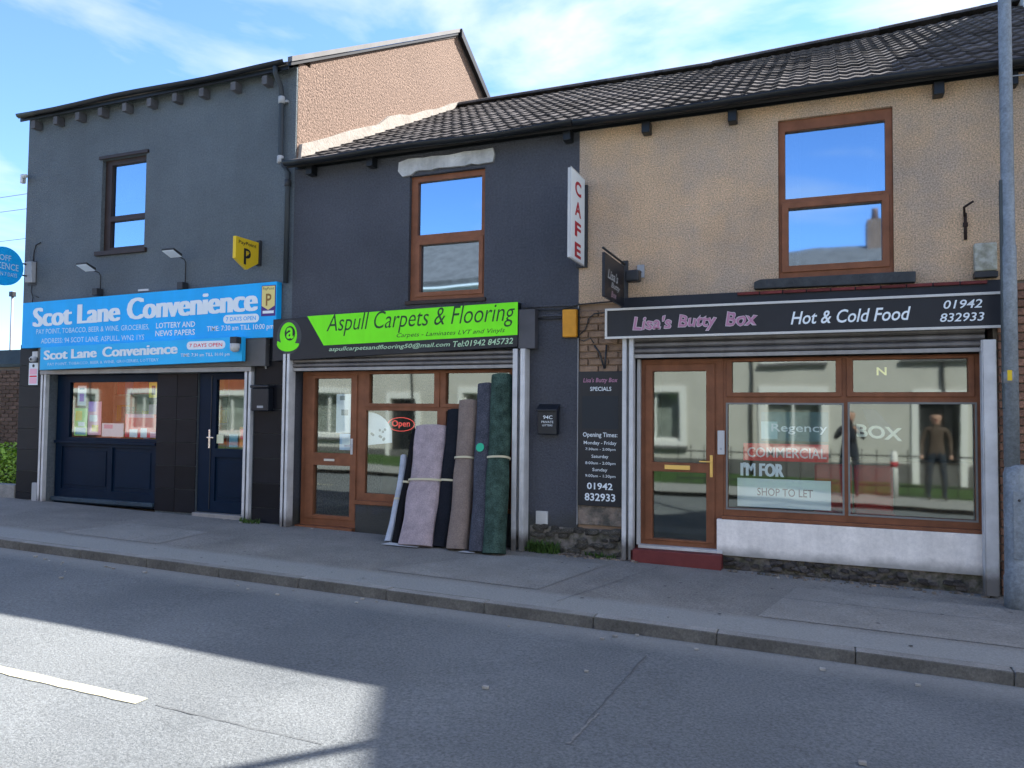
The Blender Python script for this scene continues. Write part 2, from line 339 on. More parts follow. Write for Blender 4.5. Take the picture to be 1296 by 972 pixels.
# ------------------------------------------------------------------ ground
def sheet(name, x0, x1, y0, y1, dz, m, parent=None, nx=40, ny=1, yf=None, bump=0.0):
    bm = bmesh.new(); G = []
    for i in range(nx+1):
        x = x0+(x1-x0)*i/nx
        G.append([bm.verts.new((x, (y0+(y1-y0)*j/ny), g(x)+dz+(random.uniform(-bump, bump) if bump else 0))) for j in range(ny+1)])
    for i in range(nx):
        for j in range(ny): bm.faces.new((G[i][j], G[i+1][j], G[i+1][j+1], G[i][j+1]))
    return fin(name, bm, m, parent)
RD = -0.088
bm = bmesh.new(); xs = [-600, -26, 10, 600]; ys = [-600, 600]
gv = [[bm.verts.new((x, y, g(x)-0.16)) for y in ys] for x in xs]
for i in range(3): bm.faces.new((gv[i][0], gv[i+1][0], gv[i+1][1], gv[i][1]))
struct(fin('ground', bm, land_m))
road = struct(sheet('road', -60, 40, -7.35, -2.42, RD, road_m, nx=100))
pav = struct(sheet('pavement', -60, 40, -2.31, 0.02, 0.0, pave_m, nx=100))
def patch(name, pts, dz, m, par):
    bm = bmesh.new(); bm.faces.new([bm.verts.new((x, y, g(x)+dz)) for x, y in pts]); return fin(name, bm, m, par)
patch('pavement_patch', [(-3.3, -0.42), (-2.1, -0.40), (-2.35, -1.78), (-4.0, -1.76)], 0.004, patch_m, pav)
patch('pavement_patch', [(-0.25, -0.55), (1.35, -0.52), (1.75, -1.79), (-0.5, -1.79)], 0.004, patch_m, pav)
patch('pavement_patch', [(-8.2, -0.9), (-6.9, -0.92), (-6.8, -1.79), (-8.3, -1.79)], 0.004, patch_m, pav)
op = struct(sheet('opposite_pavement', -60, 40, -9.4, -7.47, 0.0, pave_m, nx=100))
# centre line and joints
for x1 in (-3.50, -9.5, -15.5, 2.6, 8.7):
    x0 = x1-2.0 if x1 > -3.6 and x1 < -3.4 else x1-2.0
    bm = bmesh.new(); n = 24; pr = None
    for i in range(n+1):
        x = x0+(x1-x0)*i/n; e1, e2 = random.uniform(-0.006, 0.006), random.uniform(-0.006, 0.006)
        if x1 == 2.6: break
        a, b = bm.verts.new((x, -5.02+e1, g(x)+RD+0.004)), bm.verts.new((x, -4.93+e2, g(x)+RD+0.004))
        if pr: bm.faces.new((pr[0], a, b, pr[1]))
        pr = (a, b)
    if len(bm.faces): fin('centre_line_dash', bm, line_m, road)
    else: bm.free()
def crack(pts, wd, m, par=None, dz=None, name='road_crack'):
    bm = bmesh.new(); pr = None; P = []
    for i in range(len(pts)-1):
        for k in range(14):
            f = k/14; P.append((pts[i][0]+(pts[i+1][0]-pts[i][0])*f+random.uniform(-.006, .006), pts[i][1]+(pts[i+1][1]-pts[i][1])*f+random.uniform(-.006, .006)))
    d = Vector((pts[-1][0]-pts[0][0], pts[-1][1]-pts[0][1])).normalized(); nn = (-d.y, d.x)
    for (x, y) in P:
        w_ = wd*random.uniform(0.3, 1)
        a, b = bm.verts.new((x-nn[0]*w_, y-nn[1]*w_, g(x)+(dz if dz is not None else RD+0.0045))), bm.verts.new((x+nn[0]*w_, y+nn[1]*w_, g(x)+(dz if dz is not None else RD+0.0045)))
        if pr: bm.faces.new((pr[0], a, b, pr[1]))
        pr = (a, b)
    fin(name, bm, m, par or road)
crack([(-1.15, -2.9), (-1.20, -4.3)], 0.006, crack_m)
crack([(-1.20, -4.75), (-1.25, -6.4)], 0.008, crack_m)
crack([(-1.17, -4.02), (-1.20, -4.50)], 0.012, strip_m)
crack([(-3.4, -4.98), (-2.2, -5.0)], 0.005, crack_m)
bits = bmesh.new()
for _ in range(60):
    x = random.uniform(-8, 2.5); y = random.choice([random.uniform(-2.75, -2.45), random.uniform(-2.75, -2.45), random.uniform(-6, -2.6), random.uniform(-0.25, -0.05)])
    s = random.uniform(0.006, 0.018); z = g(x)+(RD if y < -2.4 else 0)+0.004
    abox(bits, x-s, x+s, y-s*0.7, y+s*0.7, z, z+s*0.8)
o = fin('grit_crumbs', bits, A('pale_chips', (0.3, 0.29, 0.27), 0.9, var=0.4, vscale=9)); o['kind'] = 'stuff'
gm_ = bmesh.new()
for _ in range(90):
    x = random.uniform(-9, 2.4); y = random.uniform(-2.2, -.3); r0 = random.uniform(.006, .017)
    gm_.faces.new([gm_.verts.new((x+r0*math.cos(k*.785)*random.uniform(.7, 1.2), y+r0*math.sin(k*.785)*random.uniform(.7, 1.2), g(x)+.0075)) for k in range(8)])
o = fin('gum_spots', gm_, A('old_gum', (.10, .10, .10), .9, var=.5, vscale=3)); o['kind'] = 'stuff'
crack([(-6.2, -.3), (-6.35, -1.75)], .004, crack_m, pav, .0065, 'pavement_joint'); crack([(-1.6, -.3), (-2.1, -2.25)], .004, crack_m, pav, .0065, 'pavement_joint'); crack([(-9.0, -.9), (-3.9, -.95)], .003, crack_m, pav, .0065, 'pavement_joint')
crack([(-.9, -1.05), (3.4, -1.0)], .004, crack_m, pav, .0065, 'pavement_joint')
# kerb stones
kerb = struct(sheet('kerb_bed', -60, 40, -2.42, -2.31, -0.03, mort_m, nx=60))
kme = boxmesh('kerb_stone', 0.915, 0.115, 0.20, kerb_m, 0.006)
kme.materials.append(A('kerb_face_dark', (0.115, 0.11, 0.10), 0.95, var=0.3, vscale=5, speck=0.25, sscale=60, bump=0.5, bscale=60))  # darker tone for the road-facing sides of the stones
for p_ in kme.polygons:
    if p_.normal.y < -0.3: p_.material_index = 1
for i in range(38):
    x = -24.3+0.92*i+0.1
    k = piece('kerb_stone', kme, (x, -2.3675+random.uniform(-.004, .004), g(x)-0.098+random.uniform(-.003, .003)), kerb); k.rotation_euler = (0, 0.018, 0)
okerb = struct(sheet('opposite_kerb', -60, 40, -7.47, -7.35, 0.002, kerb_m, nx=60))

# ------------------------------------------------------------------ roofs
def rise(x):                     # the ridge sags and climbs to the right
    if x < -1.8: return 0.0
    if x < 0.7: return 0.1*(x+1.8)/2.5
    return 0.1+0.12*(x-0.7)/2.1
EY, EZ, RY, RZ = -0.20, 4.85, 4.80, 7.47
def rz(x, t): return EZ+(RZ-EZ+rise(x))*t
SL = math.hypot(RY-EY, RZ-EZ)
def tile_mesh(name, W_, L_, m):
    """single-lap concrete tile: wavy across, thick at the tail"""
    bm = bmesh.new(); n = 8; top0, top1, lo0, lo1 = [], [], [], []
    for i in range(n+1):
        x = -W_/2+W_*i/n; h = 0.012*(0.5+0.5*math.cos(2*math.pi*(i/n)*2))+ (0.004 if i in (0, n) else 0)
        top0.append(bm.verts.new((x, 0, h+0.014))); top1.append(bm.verts.new((x, L_, h-0.006))); lo0.append(bm.verts.new((x, 0, h*0.6-0.004)))
    for i in range(n):
        bm.faces.new((top0[i], top0[i+1], top1[i+1], top1[i])); bm.faces.new((lo0[i], lo0[i+1], top0[i+1], top0[i]))
    bm.faces.new((top0[0], top1[0], lo0[0])); bm.faces.new((top0[n], lo0[n], top1[n]))
    bmesh.ops.recalc_face_normals(bm, faces=bm.faces)
    me = bpy.data.meshes.new(name); bm.to_mesh(me); bm.free(); me.materials.append(m); return me
TW, TG = 0.30, 0.335
tme = tile_mesh('roof_tile', TW-0.004, TG+0.06, rtile_m)
def roof(parent, x0, x1):
    n = max(1, int(round((x1-x0)/0.8))); bm = bmesh.new(); rows = []
    for i in range(n+1):
        x = x0+(x1-x0)*i/n
        rows.append([bm.verts.new(p) for p in ((x, EY, EZ-0.03), (x, RY, rz(x, 1)-0.03), (x, 9.9, EZ-0.05), (x, EY+.02, EZ-0.08), (x, RY, rz(x, 1)-0.15), (x, 9.85, EZ-0.15))])
    for i in range(n):
        a, b = rows[i], rows[i+1]
        for p, q in ((0, 1), (1, 2), (2, 5), (5, 4), (4, 3), (3, 0)): bm.faces.new((a[p], a[q], b[q], b[p]))
    for a in (rows[0], rows[-1]): bm.faces.new((a[0], a[1], a[4], a[3])); bm.faces.new((a[1], a[2], a[5], a[4]))
    rf = fin('roof', bm, A('roof_felt', (.02, .019, .02), .9), parent)
    nc = int(math.floor((x1-x0)/TW+0.5)); nr = int(SL/TG)
    for j in range(nr+1):
        for i in range(nc):
            x = x0+TW*(i+0.5)
            t = (j*TG)/SL; ang = math.atan2(RZ-EZ+rise(x), RY-EY)
            o = piece('roof_tile', tme, (x, EY-0.02+(RY-EY)*t, rz(x, t)-0.022+random.uniform(-.003, .003)), rf)
            o.rotation_euler = (ang-0.02+random.uniform(-.006, .006), -(0.045 if x > 0.7 else 0.03 if x > -1.8 else 0)*t, random.uniform(-.008, .008))
    k = 0.42; x = x0
    while x < x1-0.05:
        xe = min(x+k, x1+.01); zz = rz((x+xe)/2, 1)
        bm = bmesh.new(); P = []
        for q in range(7): a = math.pi*q/6; P.append((x-0.006, RY+0.13*math.cos(a), zz+0.0+0.085*math.sin(a)))
        prism(bm, P, (xe-x+0.006, 0, (0.057*(xe-x) if x > 0.7 else 0.04*(xe-x) if x > -1.8 else 0))); fin('ridge_tile', bm, rtile_m, rf); x += k
    return rf
def gutter(parent, x0, x1, y, z, zr=0.0, r=0.052):
    bm = bmesh.new(); n = 10; rings = []
    N_ = 12
    for i in range(N_+1):
        x = x0+(x1-x0)*i/N_; sag = -0.012*math.sin(i*0.9)
        o_ = [bm.verts.new((x, y+r*math.cos(math.pi+math.pi*k/n), z+sag+r*math.sin(math.pi+math.pi*k/n)*1.1)) for k in range(n+1)]
        i_ = [bm.verts.new((x, y+(r-.006)*math.cos(2*math.pi-math.pi*k/n), z+sag+.002+(r-.006)*math.sin(2*math.pi-math.pi*k/n)*1.1)) for k in range(n+1)]
        rings.append(o_+i_)
    M_ = len(rings[0])
    for i in range(N_):
        for k in range(M_): bm.faces.new((rings[i][k], rings[i][(k+1)%M_], rings[i+1][(k+1)%M_], rings[i+1][k]))
    bm.faces.new(rings[0][::-1]); bm.faces.new(rings[-1])
    return fin('gutter', bm, gut_m, parent, 0, True)
def eave_bracket(parent, x, z, m=None, m2=None):
    box('eave_bracket', x-.045, x+.045, -.13, -.002, z-.05, z+.075, m or gut_m, parent, 0.008)
def interior(parent, x0, x1, zf, zc, y0=0.35, y1=4.2, m=None):
    box('room_floor', x0, x1, y0-.05, y1, zf-.1, zf, floor_m, parent, 0)
    box('room_wall', x0, x1, y1, y1+.08, zf, zc, m or room_m, parent, 0)
    box('room_ceiling', x0, x1, y0-.02, y1+.08, zc, zc+.1, room_m, parent, 0)
def shutter_guide(parent, x0, x1, y0, y1, z0, z1, m=None):
    """C-shaped steel channel with a slot facing the opening"""
    w_ = x1-x0; c = (x0+x1)/2
    o = boxes('shutter_guide', [(x0, x1, y1-.012, y1, z0, z1), (x0, x0+.008, y0, y1-.012, z0, z1), (x1-.008, x1, y0, y1-.012, z0, z1),
              (x0+.008, c-w_*.12, y0, y0+.006, z0, z1), (c+w_*.12, x1-.008, y0, y0+.006, z0, z1)], m or galv_m, parent, 0.0015)
    return o
def shutter_box(parent, x0, x1, z0, z1, y0, y1, nslat, m=slat_m):
    """rolled-up shutter: housing plus the last few slats and the bottom bar"""
    hz = z0+0.045
    box('shutter_bottom_bar', x0+.02, x1-.02, y0+.03, y0+.06, z0, z0+.04, alu_m, parent, .003)
    h = (z1-hz)/nslat
    for i in range(nslat):
        z = hz+h*i
        pris('shutter_slat', [(x0+.02, y0+.045, z+.003), (x0+.02, y0+.026, z+h*.3), (x0+.02, y0+.026, z+h*.7), (x0+.02, y0+.045, z+h-.003), (x0+.02, y0+.055, z+h-.003), (x0+.02, y0+.055, z+.003)], (x1-x0-.04, 0, 0), m, parent)

# ================================================================== convenience shop (left)
X0, X1, X2 = -11.62, -6.47, -2.545
sh = thing('convenience_shop', 'tall slate grey rendered corner shop with bright blue fascia and black tiled ground floor', 'shop', (-9, 4, g(-9)))
SE, SRZ = 6.14, 8.86          # eave, ridge
OPS = (-10.96, -7.18, -1, 2.15)
fw = wallholes('front_wall', X0, X1, 0, SE+.06, [OPS, (-9.99, -9.11, 3.97, 5.35)], 0, 0.28, scot_m, sh, zlow=lambda x: g(x)-0.05)
for nm, xx, mm in (('side_wall', X0, scot_m), ('gable_wall', X1-0.28, pink_m)):
    P = [(xx, .28, -0.2), (xx, .28, SE+.1), (xx, 4.72, SRZ-.02), (xx, 9.2, SE+.13), (xx, 9.2, -0.2)]
    if nm == 'gable_wall': P = [(xx, .285, -0.2), (xx, .285, SE+.26), (xx, 4.72, SRZ-.02), (xx, 9.2, SE+.13), (xx, 9.2, -0.2)]
    pris(nm, P, (0.28, 0, 0), mm, sh)
# front corner return of the gable (smooth dark strip beside the pebbledash)
box('corner_render', X1-.004, X1+.004, 0.03, 0.30, 4.85, SE+.15, pink_m, sh, 0)
box('back_wall', X0, X1, 9.2, 9.4, -.2, SE, scot_m, sh, 0)
interior(sh, X0+.28, X1-.28, 0.16, 2.75); interior(sh, X0+.28, X1-.28, 3.2, 5.9, y1=3.0)
pris('roof', [(X0-.03, -.18, SE+.05), (X0-.03, 4.72, SRZ), (X0-.03, 9.7, SE-.1), (X0-.03, 9.7, SE-.2), (X0-.03, 4.72, SRZ-.06), (X0-.03, -.16, SE+.01)][::-1], (X1-X0+.05, 0, 0), rtile_m, sh)
# verge: pale grey capping on the front slope, black board on the rear one
pris('verge_capping', [(X1+.0, -.19, SE+.035), (X1+.0, 4.72, SRZ+.03), (X1+.0, 4.72, SRZ+.10), (X1+.0, -.19, SE+.105)], (0.07, 0, 0), lead_m, sh)
pris('verge_board', [(X1+.001, -.18, SE-.01), (X1+.001, 4.72, SRZ-.02), (X1+.001, 4.72, SRZ+.029), (X1+.001, -.18, SE+.034)], (0.05, 0, 0), gut_m, sh)
pris('verge_board', [(X1+.001, 4.73, SRZ-.06), (X1+.001, 9.7, SE-.16), (X1+.001, 9.7, SE-.03), (X1+.001, 4.73, SRZ+.10)], (0.10, 0, 0), gut_m, sh)
# stepped mortar flashing where the lower roof meets the gable
bm = bmesh.new(); P = []
tt = [i/15 for i in range(16)]
for t in tt:
    y = EY+.28+(RY-.3-EY)*t; P.append((X1+.002, y, 4.85+(y-EY)*.524+0.10+(0.07 if 0.44 < t < 0.60 else 0)+random.uniform(-.012, .02)+(1-t)*.07))
Q = [(X1+.002, y_, 4.85+(y_-EY)*.524-0.02) for y_ in (RY-.3, EY+.25)]
prism(bm, P+Q, (0.05, 0, 0)); fin('mortar_flashing', bm, flash_m, sh)
# upper window
wf = wallholes('window', -9.99, -9.11, 3.97, 5.35, [(-9.86, -9.145, 4.50, 5.27), (-9.86, -9.145, 4.03, 4.42)], 0.06, 0.13, dbrown_m, sh, .004)
panes(wf, [(-9.86, -9.145, 4.50, 5.27), (-9.86, -9.145, 4.03, 4.42)], 0.10, GLASSU)
box('window_sill', -10.06, -9.05, -.045, 0.06, 3.90, 3.965, dbrown_m, sh)
box('window_head', -10.04, -9.06, -.03, 0.06, 5.352, 5.40, dbrown_m, sh)
box('roller_blind', -9.88, -9.12, 0.15, 0.16, 4.72, 5.34, white_m, sh, 0)
for x in (-11.35, -10.86, -10.39, -9.92, -9.43, -8.95, -8.47, -7.98, -7.42, -6.89):
    box('eave_bracket', x-.045, x+.04, -.135, -.002, SE-.17, SE-.05, A('bracket_grey', (.10, .10, .11), .8, var=.2), sh, .006)
gutter(sh, X0+.02, X1-.04, -.20, SE+.05, r=.045)
box('fascia_board', X0, X1-.02, -.155, -.136, SE-.04, SE+.05, gut_m, sh)
# rainwater pipe at the right corner, with offsets
tube('downpipe', [(-6.66, -.20, SE), (-6.66, -.20, SE-.08), (-6.66, -.08, SE-.22), (-6.66, -.06, SE-.4), (-6.66, -.06, 5.0), (-6.60, -.06, 4.86), (-6.53, -.06, 4.76), (-6.53, -.06, 3.30)], 0.034, A('painted_pipe', (.03, .038, .045), .5), sh)
for z, x in ((5.75, -6.66), (4.95, -6.66), (4.62, -6.53)):
    lathe('pipe_collar', (x, -.06, z-.05), [(.034, 0), (.045, .005), (.045, .09), (.034, .10)], grey_m if z > 4.7 else dgrey_m, sh, 14)
box('downpipe_bracket', -6.72, -6.58, -.05, -.002, 5.72, 5.75, grey_m, sh)
# black wall tiles on the pillars
def tiles(x0, x1, y, z1, parent, zb, cols, th=0.016, hgt=0.325):
    wd = (x1-x0)/cols; me = boxmesh('wall_tile', wd-.006, th, hgt-.006, tile_m, .002)
    z = z1; 
    while z-hgt > zb:
        for c in range(cols): piece('wall_tile', me, (x0+wd*(c+.5), y-th/2, z-hgt/2), parent)
        z -= hgt
    if z-zb > .04:
        me2 = boxmesh('wall_tile', wd-.006, th, z-zb-.006, tile_m, .002)
        for c in range(cols): piece('wall_tile', me2, (x0+wd*(c+.5), y-th/2, (z+zb)/2), parent)
tiles(X0, -11.10, -.001, 2.62, sh, g(-11.3)+.005, 1); tiles(-7.04, X1+.0, -.001, 2.62, sh, g(-6.8)+.005, 1)
# tiled pier between window and door
pier = box('pier', -8.86, -8.12, 0.10, 0.30, g(-8.5)-.05, 2.15, scot_m, sh, 0); tiles(-8.86, -8.12, .099, 2.14, sh, g(-8.5)+.005, 2)
# steel frame of the shutter
zt = 2.25
shutter_guide(sh, -11.08, -10.97, -.06, .04, g(-11)+.002, zt-.1); shutter_guide(sh, -7.17, -7.06, -.06, .04, g(-7.1)+.002, zt-.1)
box('shutter_header', -11.08, -7.05, -.08, .05, zt-.105, zt-.04, alu_m, sh, .006)
box('shutter_housing', -11.10, -6.80, -.10, -.004, zt-.038, 2.62, A('grey_housing', (.10, .10, .10), .5, var=.2), sh, .006)
# stall window: frame, glass, transom, two lower panels
F = [(-10.66, -8.90, 1.20, 2.03)]
swf = wallholes('shop_window', -10.93, -8.865, g(-9)+.02, 2.14, F+[(-10.80, -9.82, .42, 1.06), (-9.74, -8.94, .42, 1.06)], .11, .17, navy_m, sh, .004)
panes(swf, F, .14)
for a, b in ((-10.80, -9.82), (-9.74, -8.94)):
    o = box('panel', a, b, .135, .15, .42, 1.06, navy_m, swf, 0); box('panel', a+.06, b-.06, .125, .136, .48, 1.0, navy_m, swf, .005)
box('panel_sill', -10.93, -8.87, .05, .11, g(-9)+.05, g(-9)+.11, A('worn_navy', (.03, .055, .08), .5, var=.3, vscale=8), sh, .005)
box('panel_sill', -10.93, -8.87, .07, .11, 1.11, 1.15, navy_m, sh, .005)
# door
dr = wallholes('door', -8.10, -7.19, g(-7.6)+.06, 2.14, [(-7.80, -7.24, 1.10, 2.05), (-7.80, -7.26, .38, .98)], .11, .17, navy_m, sh, .004)
panes(dr, [(-7.80, -7.24, 1.10, 2.05)], .14)
box('panel', -7.80, -7.26, .135, .15, .38, .98, navy_m, dr, 0); box('panel', -7.74, -7.32, .125, .136, .44, .92, navy_m, dr, .005)
box('door_stile', -7.885, -7.875, .10, .112, g(-7.6)+.1, 2.1, dgrey_m, dr, 0)
boxes('handle', [(-7.915, -7.885, .098, .108, 1.10, 1.36), (-7.91, -7.80, .06, .075, 1.24, 1.26), (-7.91, -7.895, .075, .10, 1.24, 1.26)], A('chrome', (.7, .7, .68), .25, metal=.8), dr, .003)
box('threshold', -8.10, -7.19, .02, .17, g(-7.6)-.02, g(-7.6)+.055, alu_m, sh, .004)
tag(box('lock_plate_sticker', -7.80, -7.68, .133, .138, 1.17, 1.29, A('cream_card', (.7, .72, .5), .6), None, 0), 'small cream square notice beside the handle of the navy door', 'notice')
# window posters (inside the glass)
def poster(x0, x1, z0, z1, m, label, y=.155, bits_=(), name='poster'):
    o = box(name, x0, x1, y, y+.003, z0, z1, m, None, 0); tag(o, label, 'poster')
    for (a, b, c, d, mm) in bits_:
        box('printed_block', x0+(x1-x0)*a, x0+(x1-x0)*b, y-.0015, y-.0003, z0+(z1-z0)*c, z0+(z1-z0)*d, mm, o, 0)
    return o
pw, pg, pp, pk, pr_, py_, pb = [A('print_'+n, c, .5) for n, c in (('white', (.85, .86, .88)), ('green', (.4, .7, .2)), ('purple', (.5, .25, .75)), ('pink', (.85, .45, .55)), ('red', (.8, .04, .07)), ('yellow', (.75, .6, .05)), ('teal', (.1, .35, .45)))]
poster(-10.55, -10.37, 1.68, 1.98, pw, 'pale notice at the top left of the convenience shop window', bits_=((.25, .75, .2, .6, pp), (.2, .8, .8, .9, pb)))
poster(-10.60, -10.33, 1.22, 1.64, pg, 'green and yellow poster in the lower left corner of the shop window', bits_=((.1, .6, .55, .9, py_), (.1, .9, .05, .3, pb), (.3, .8, .35, .5, pw)))
poster(-10.31, -10.04, 1.24, 1.74, pk, 'pink and purple poster beside the green poster', bits_=((.0, .6, .7, 1, pp), (.3, .8, .1, .3, py_), (.1, .7, .4, .6, pw), (.6, 1, .65, .9, pk)))
poster(-9.55, -8.93, 1.22, 1.56, pr_, 'red and white banner at the bottom right of the shop window', bits_=((.15, .4, 0, .35, pw), (.5, .7, 0, .4, pw), (.8, 1, 0, .25, pk), (.1, .9, .85, 1, pk)))
poster(-10.02, -9.58, 1.22, 1.42, pw, 'low white strip between the pink poster and red banner', bits_=((.1, .5, .6, .9, pk),))
poster(-9.10, -8.92, 1.80, 2.02, py_, 'yellow payment sticker in the upper right corner of the shop window', bits_=((.3, .7, .2, .8, blk_m),))
poster(-7.42, -7.26, 1.12, 1.4, A('print_orange', (.6, .25, .05), .5), 'orange and red sticker low on the navy door glass', bits_=((.1, .5, .4, .9, pr_), (.4, .9, .05, .4, py_)))
poster(-7.60, -7.45, 1.12, 1.3, pb, 'small teal sticker left of the orange one on the door glass')
# shelves with goods inside
su = thing('shelf_unit', 'white shop shelving stocked with coloured packets behind the convenience shop window', 'shelf', (-9.8, 1.3, .16))
boxes('shelf', [(-11.0, -8.6, 1.2, 1.6, z, z+.03) for z in (.5, .95, 1.4, 1.85)], white_m, su); boxes('upright', [(-11.03, -11.0, 1.2, 1.6, .16, 2.2), (-8.6, -8.57, 1.2, 1.6, .16, 2.2)], white_m, su)
for z in (.53, .98, 1.43, 1.88):
    x = -10.97
    while x < -8.75:
        w_ = random.uniform(.08, .18); box('packet', x, x+w_, 1.22, 1.4, z, z+random.uniform(.15, .3), random.choice([pw, pg, pp, pk, pr_, py_, pb, amber_m]), su, 0); x += w_+.02
# signs on the convenience shop ---------------------------------
def pill_text(par, x0, x1, z0, z1, y, s, m2):
    quadplate('white_pill', rnd_pill(x0, x1, z0, z1), wlet_m, par, y, .002)
    text(s, (x0+.05, x1-.05, z0+.03, z1-.03), y-.0012, m2, par, bold=.01, res=2)
sg = thing('fascia_sign', 'bright blue shop fascia reading Scot Lane Convenience in large white letters', 'shop sign', (-9, -.1, 2.55))
pris('board', [(-11.45, -.12, 2.55), (-6.62, -.12, 2.585), (-6.62, -.12, 3.315), (-11.45, -.12, 3.25)], (0, .10, 0), blue_m, sg, .004)
y = -.1215
text('Scot Lane', (-11.19, -9.42, 2.885, 3.175), y, wlet_m, sg, bold=0, fat=.030, skew=.03, res=3)
text('Convenience', (-9.24, -6.95, 2.925, 3.235), y, wlet_m, sg, bold=0, fat=.030, skew=.035, res=3)
text('PAY POINT, TOBACCO, BEER & WINE, GROCERIES,', (-11.13, -8.83, 2.745, 2.835), y, plet_m, sg, bold=.008, res=2)
text('ADDRESS: 94 SCOT LANE, ASPULL, WN2 1YS', (-11.02, -8.92, 2.60, 2.69), y, plet_m, sg, bold=.008, res=2)
text('LOTTERY AND', (-8.70, -7.99, 2.765, 2.845), y, wlet_m, sg, bold=.012, res=2)
text('NEWS PAPERS', (-8.71, -7.99, 2.655, 2.735), y, wlet_m, sg, bold=.012, res=2)
pill_text(sg, -7.50, -6.90, 2.79, 2.905, y, '7 DAYS OPEN', blue_m)
text('TIME: 7:30 am TILL 10:00 pm', (-7.78, -6.66, 2.675, 2.765), y, wlet_m, sg, bold=.006, res=2)
# payment logo panel at the right end
box('logo_panel', -6.865, -6.635, -.1232, -.1205, 2.865, 3.27, purp_m, sg, 0)
quadplate('logo_shield', [(-6.855, 3.26), (-6.855, 3.0), (-6.75, 2.945), (-6.645, 3.0), (-6.645, 3.26)], A('logo_yellow', (.72, .60, .22), .5), sg, -.1262, .002)
text('PayPoint', (-6.84, -6.66, 3.20, 3.245), -.1268, blk_m, sg, res=2); text('P', (-6.79, -6.70, 3.0, 3.16), -.1268, A('logo_brown', (.25, .13, .03), .5), sg, bold=.02)
box('white_line', -6.84, -6.66, -.1246, -.1236, 2.90, 2.935, wlet_m, sg, 0)
s2 = thing('shutter_housing_sign', 'lower light blue sign repeating Scot Lane Convenience in smaller letters', 'shop sign', (-9, -.18, 2.2))
pris('board', [(-10.92, -.2, 2.205), (-7.10, -.2, 2.275), (-7.10, -.2, 2.60), (-10.92, -.2, 2.545)], (0, .07, 0), lblue_m, s2, .003); y = -.2015
text('Scot Lane', (-10.83, -9.75, 2.365, 2.505), y, wlet_m, s2, bold=.01, fat=.013, skew=.02)
text('Convenience', (-9.62, -8.22, 2.385, 2.53), y, wlet_m, s2, bold=.01, fat=.013, skew=.02)
text('PAY POINT, TOBACCO, BEER & WINE, GROCERIES, LOTTERY', (-10.75, -8.55, 2.275, 2.325), y, plet_m, s2, bold=.004, res=1, skew=.03)
pill_text(s2, -8.05, -7.38, 2.445, 2.555, y, '7 DAYS OPEN', pr_)
text('TIME: 7:30 am TILL 10:00 pm', (-8.15, -7.3, 2.335, 2.395), y, wlet_m, s2, bold=.004, res=1)
def camera_dome(x, y, z, lab):
    t = thing('security_camera', lab, 'camera', (x, y, z)); box('mount', x-.055, x+.055, y-.10, y, z, z+.09, dgrey_m, t, .01)
    lathe('housing', (x, y-.06, z-.11), [(.02, 0), (.05, .015), (.062, .05), (.062, .11)], white_m, t, 18); return t
camera_dome(-7.165, -.2, 2.50, 'white dome camera on the right end of the lower blue sign')
t = thing('security_camera', 'small white turret camera under the left end of the blue fascia', 'camera', (-11.17, -.02, 2.42))
box('mount', -11.24, -11.12, -.10, -.017, 2.40, 2.50, white_m, t, .01); lathe('housing', (-11.18, -.12, 2.33), [(.02, 0), (.05, .02), (.055, .06), (.03, .09)], white_m, t, 16)
disc('lens', (-11.16, -.178, 2.375), .02, (1, 0, 0), blk_m, t, 16)
t = thing('warning_notice', 'tall narrow red and white notice on the left black tiled pillar', 'notice', (-11.3, -.02, 2.1))
box('plate', -11.40, -11.20, -.024, -.018, 1.99, 2.33, wlet_m, t, 0); box('red_block', -11.38, -11.22, -.026, -.0245, 2.15, 2.24, pk, t, 0); box('red_block', -11.38, -11.22, -.026, -.0245, 2.01, 2.10, pk, t, 0)
box('red_block', -11.38, -11.22, -.026, -.0245, 2.11, 2.135, pr_, t, 0); disc('black_symbol', (-11.30, -.026, 2.285), .025, (1, 0, 0), blk_m, t, 16)
tag(box('meter_cover', -11.20, -11.09, -.06, -.018, g(-11.1), .5, grey_m), 'small grey service box at the foot of the left steel guide', 'service box')
# yellow projecting sign
t = thing('projecting_sign', 'yellow shield sign with black P projecting from the grey wall above the blue fascia', 'sign', (-7.02, -.15, 3.5))
P = [(-7.05, -.47, 3.585), (-7.05, -.47, 3.87), (-7.05, -.04, 3.87), (-7.05, -.04, 3.585), (-7.05, -.25, 3.47)]
pris('board', P, (0.05, 0, 0), yel_m, t, .004)
pris('black_rim', [(-7.04, -.038, 3.56), (-7.04, -.038, 3.90), (-7.04, -.0, 3.90), (-7.04, -.0, 3.56)], (0.06, 0, 0), dgrey_m, t)
text('PayPoint', (.05, .38, 3.77, 3.83), 0, blk_m, t, u=(0, 1, 0), o3=(-6.998, -.47, 0), res=2, bold=.01)
text('P', (.15, .28, 3.53, 3.74), 0, blk_m, t, u=(0, 1, 0), o3=(-6.998, -.47, 0), bold=.03)
text('P', (.185, .245, 3.64, 3.71), 0, yel_m, t, u=(0, 1, 0), o3=(-6.994, -.47, 0), bold=.0)
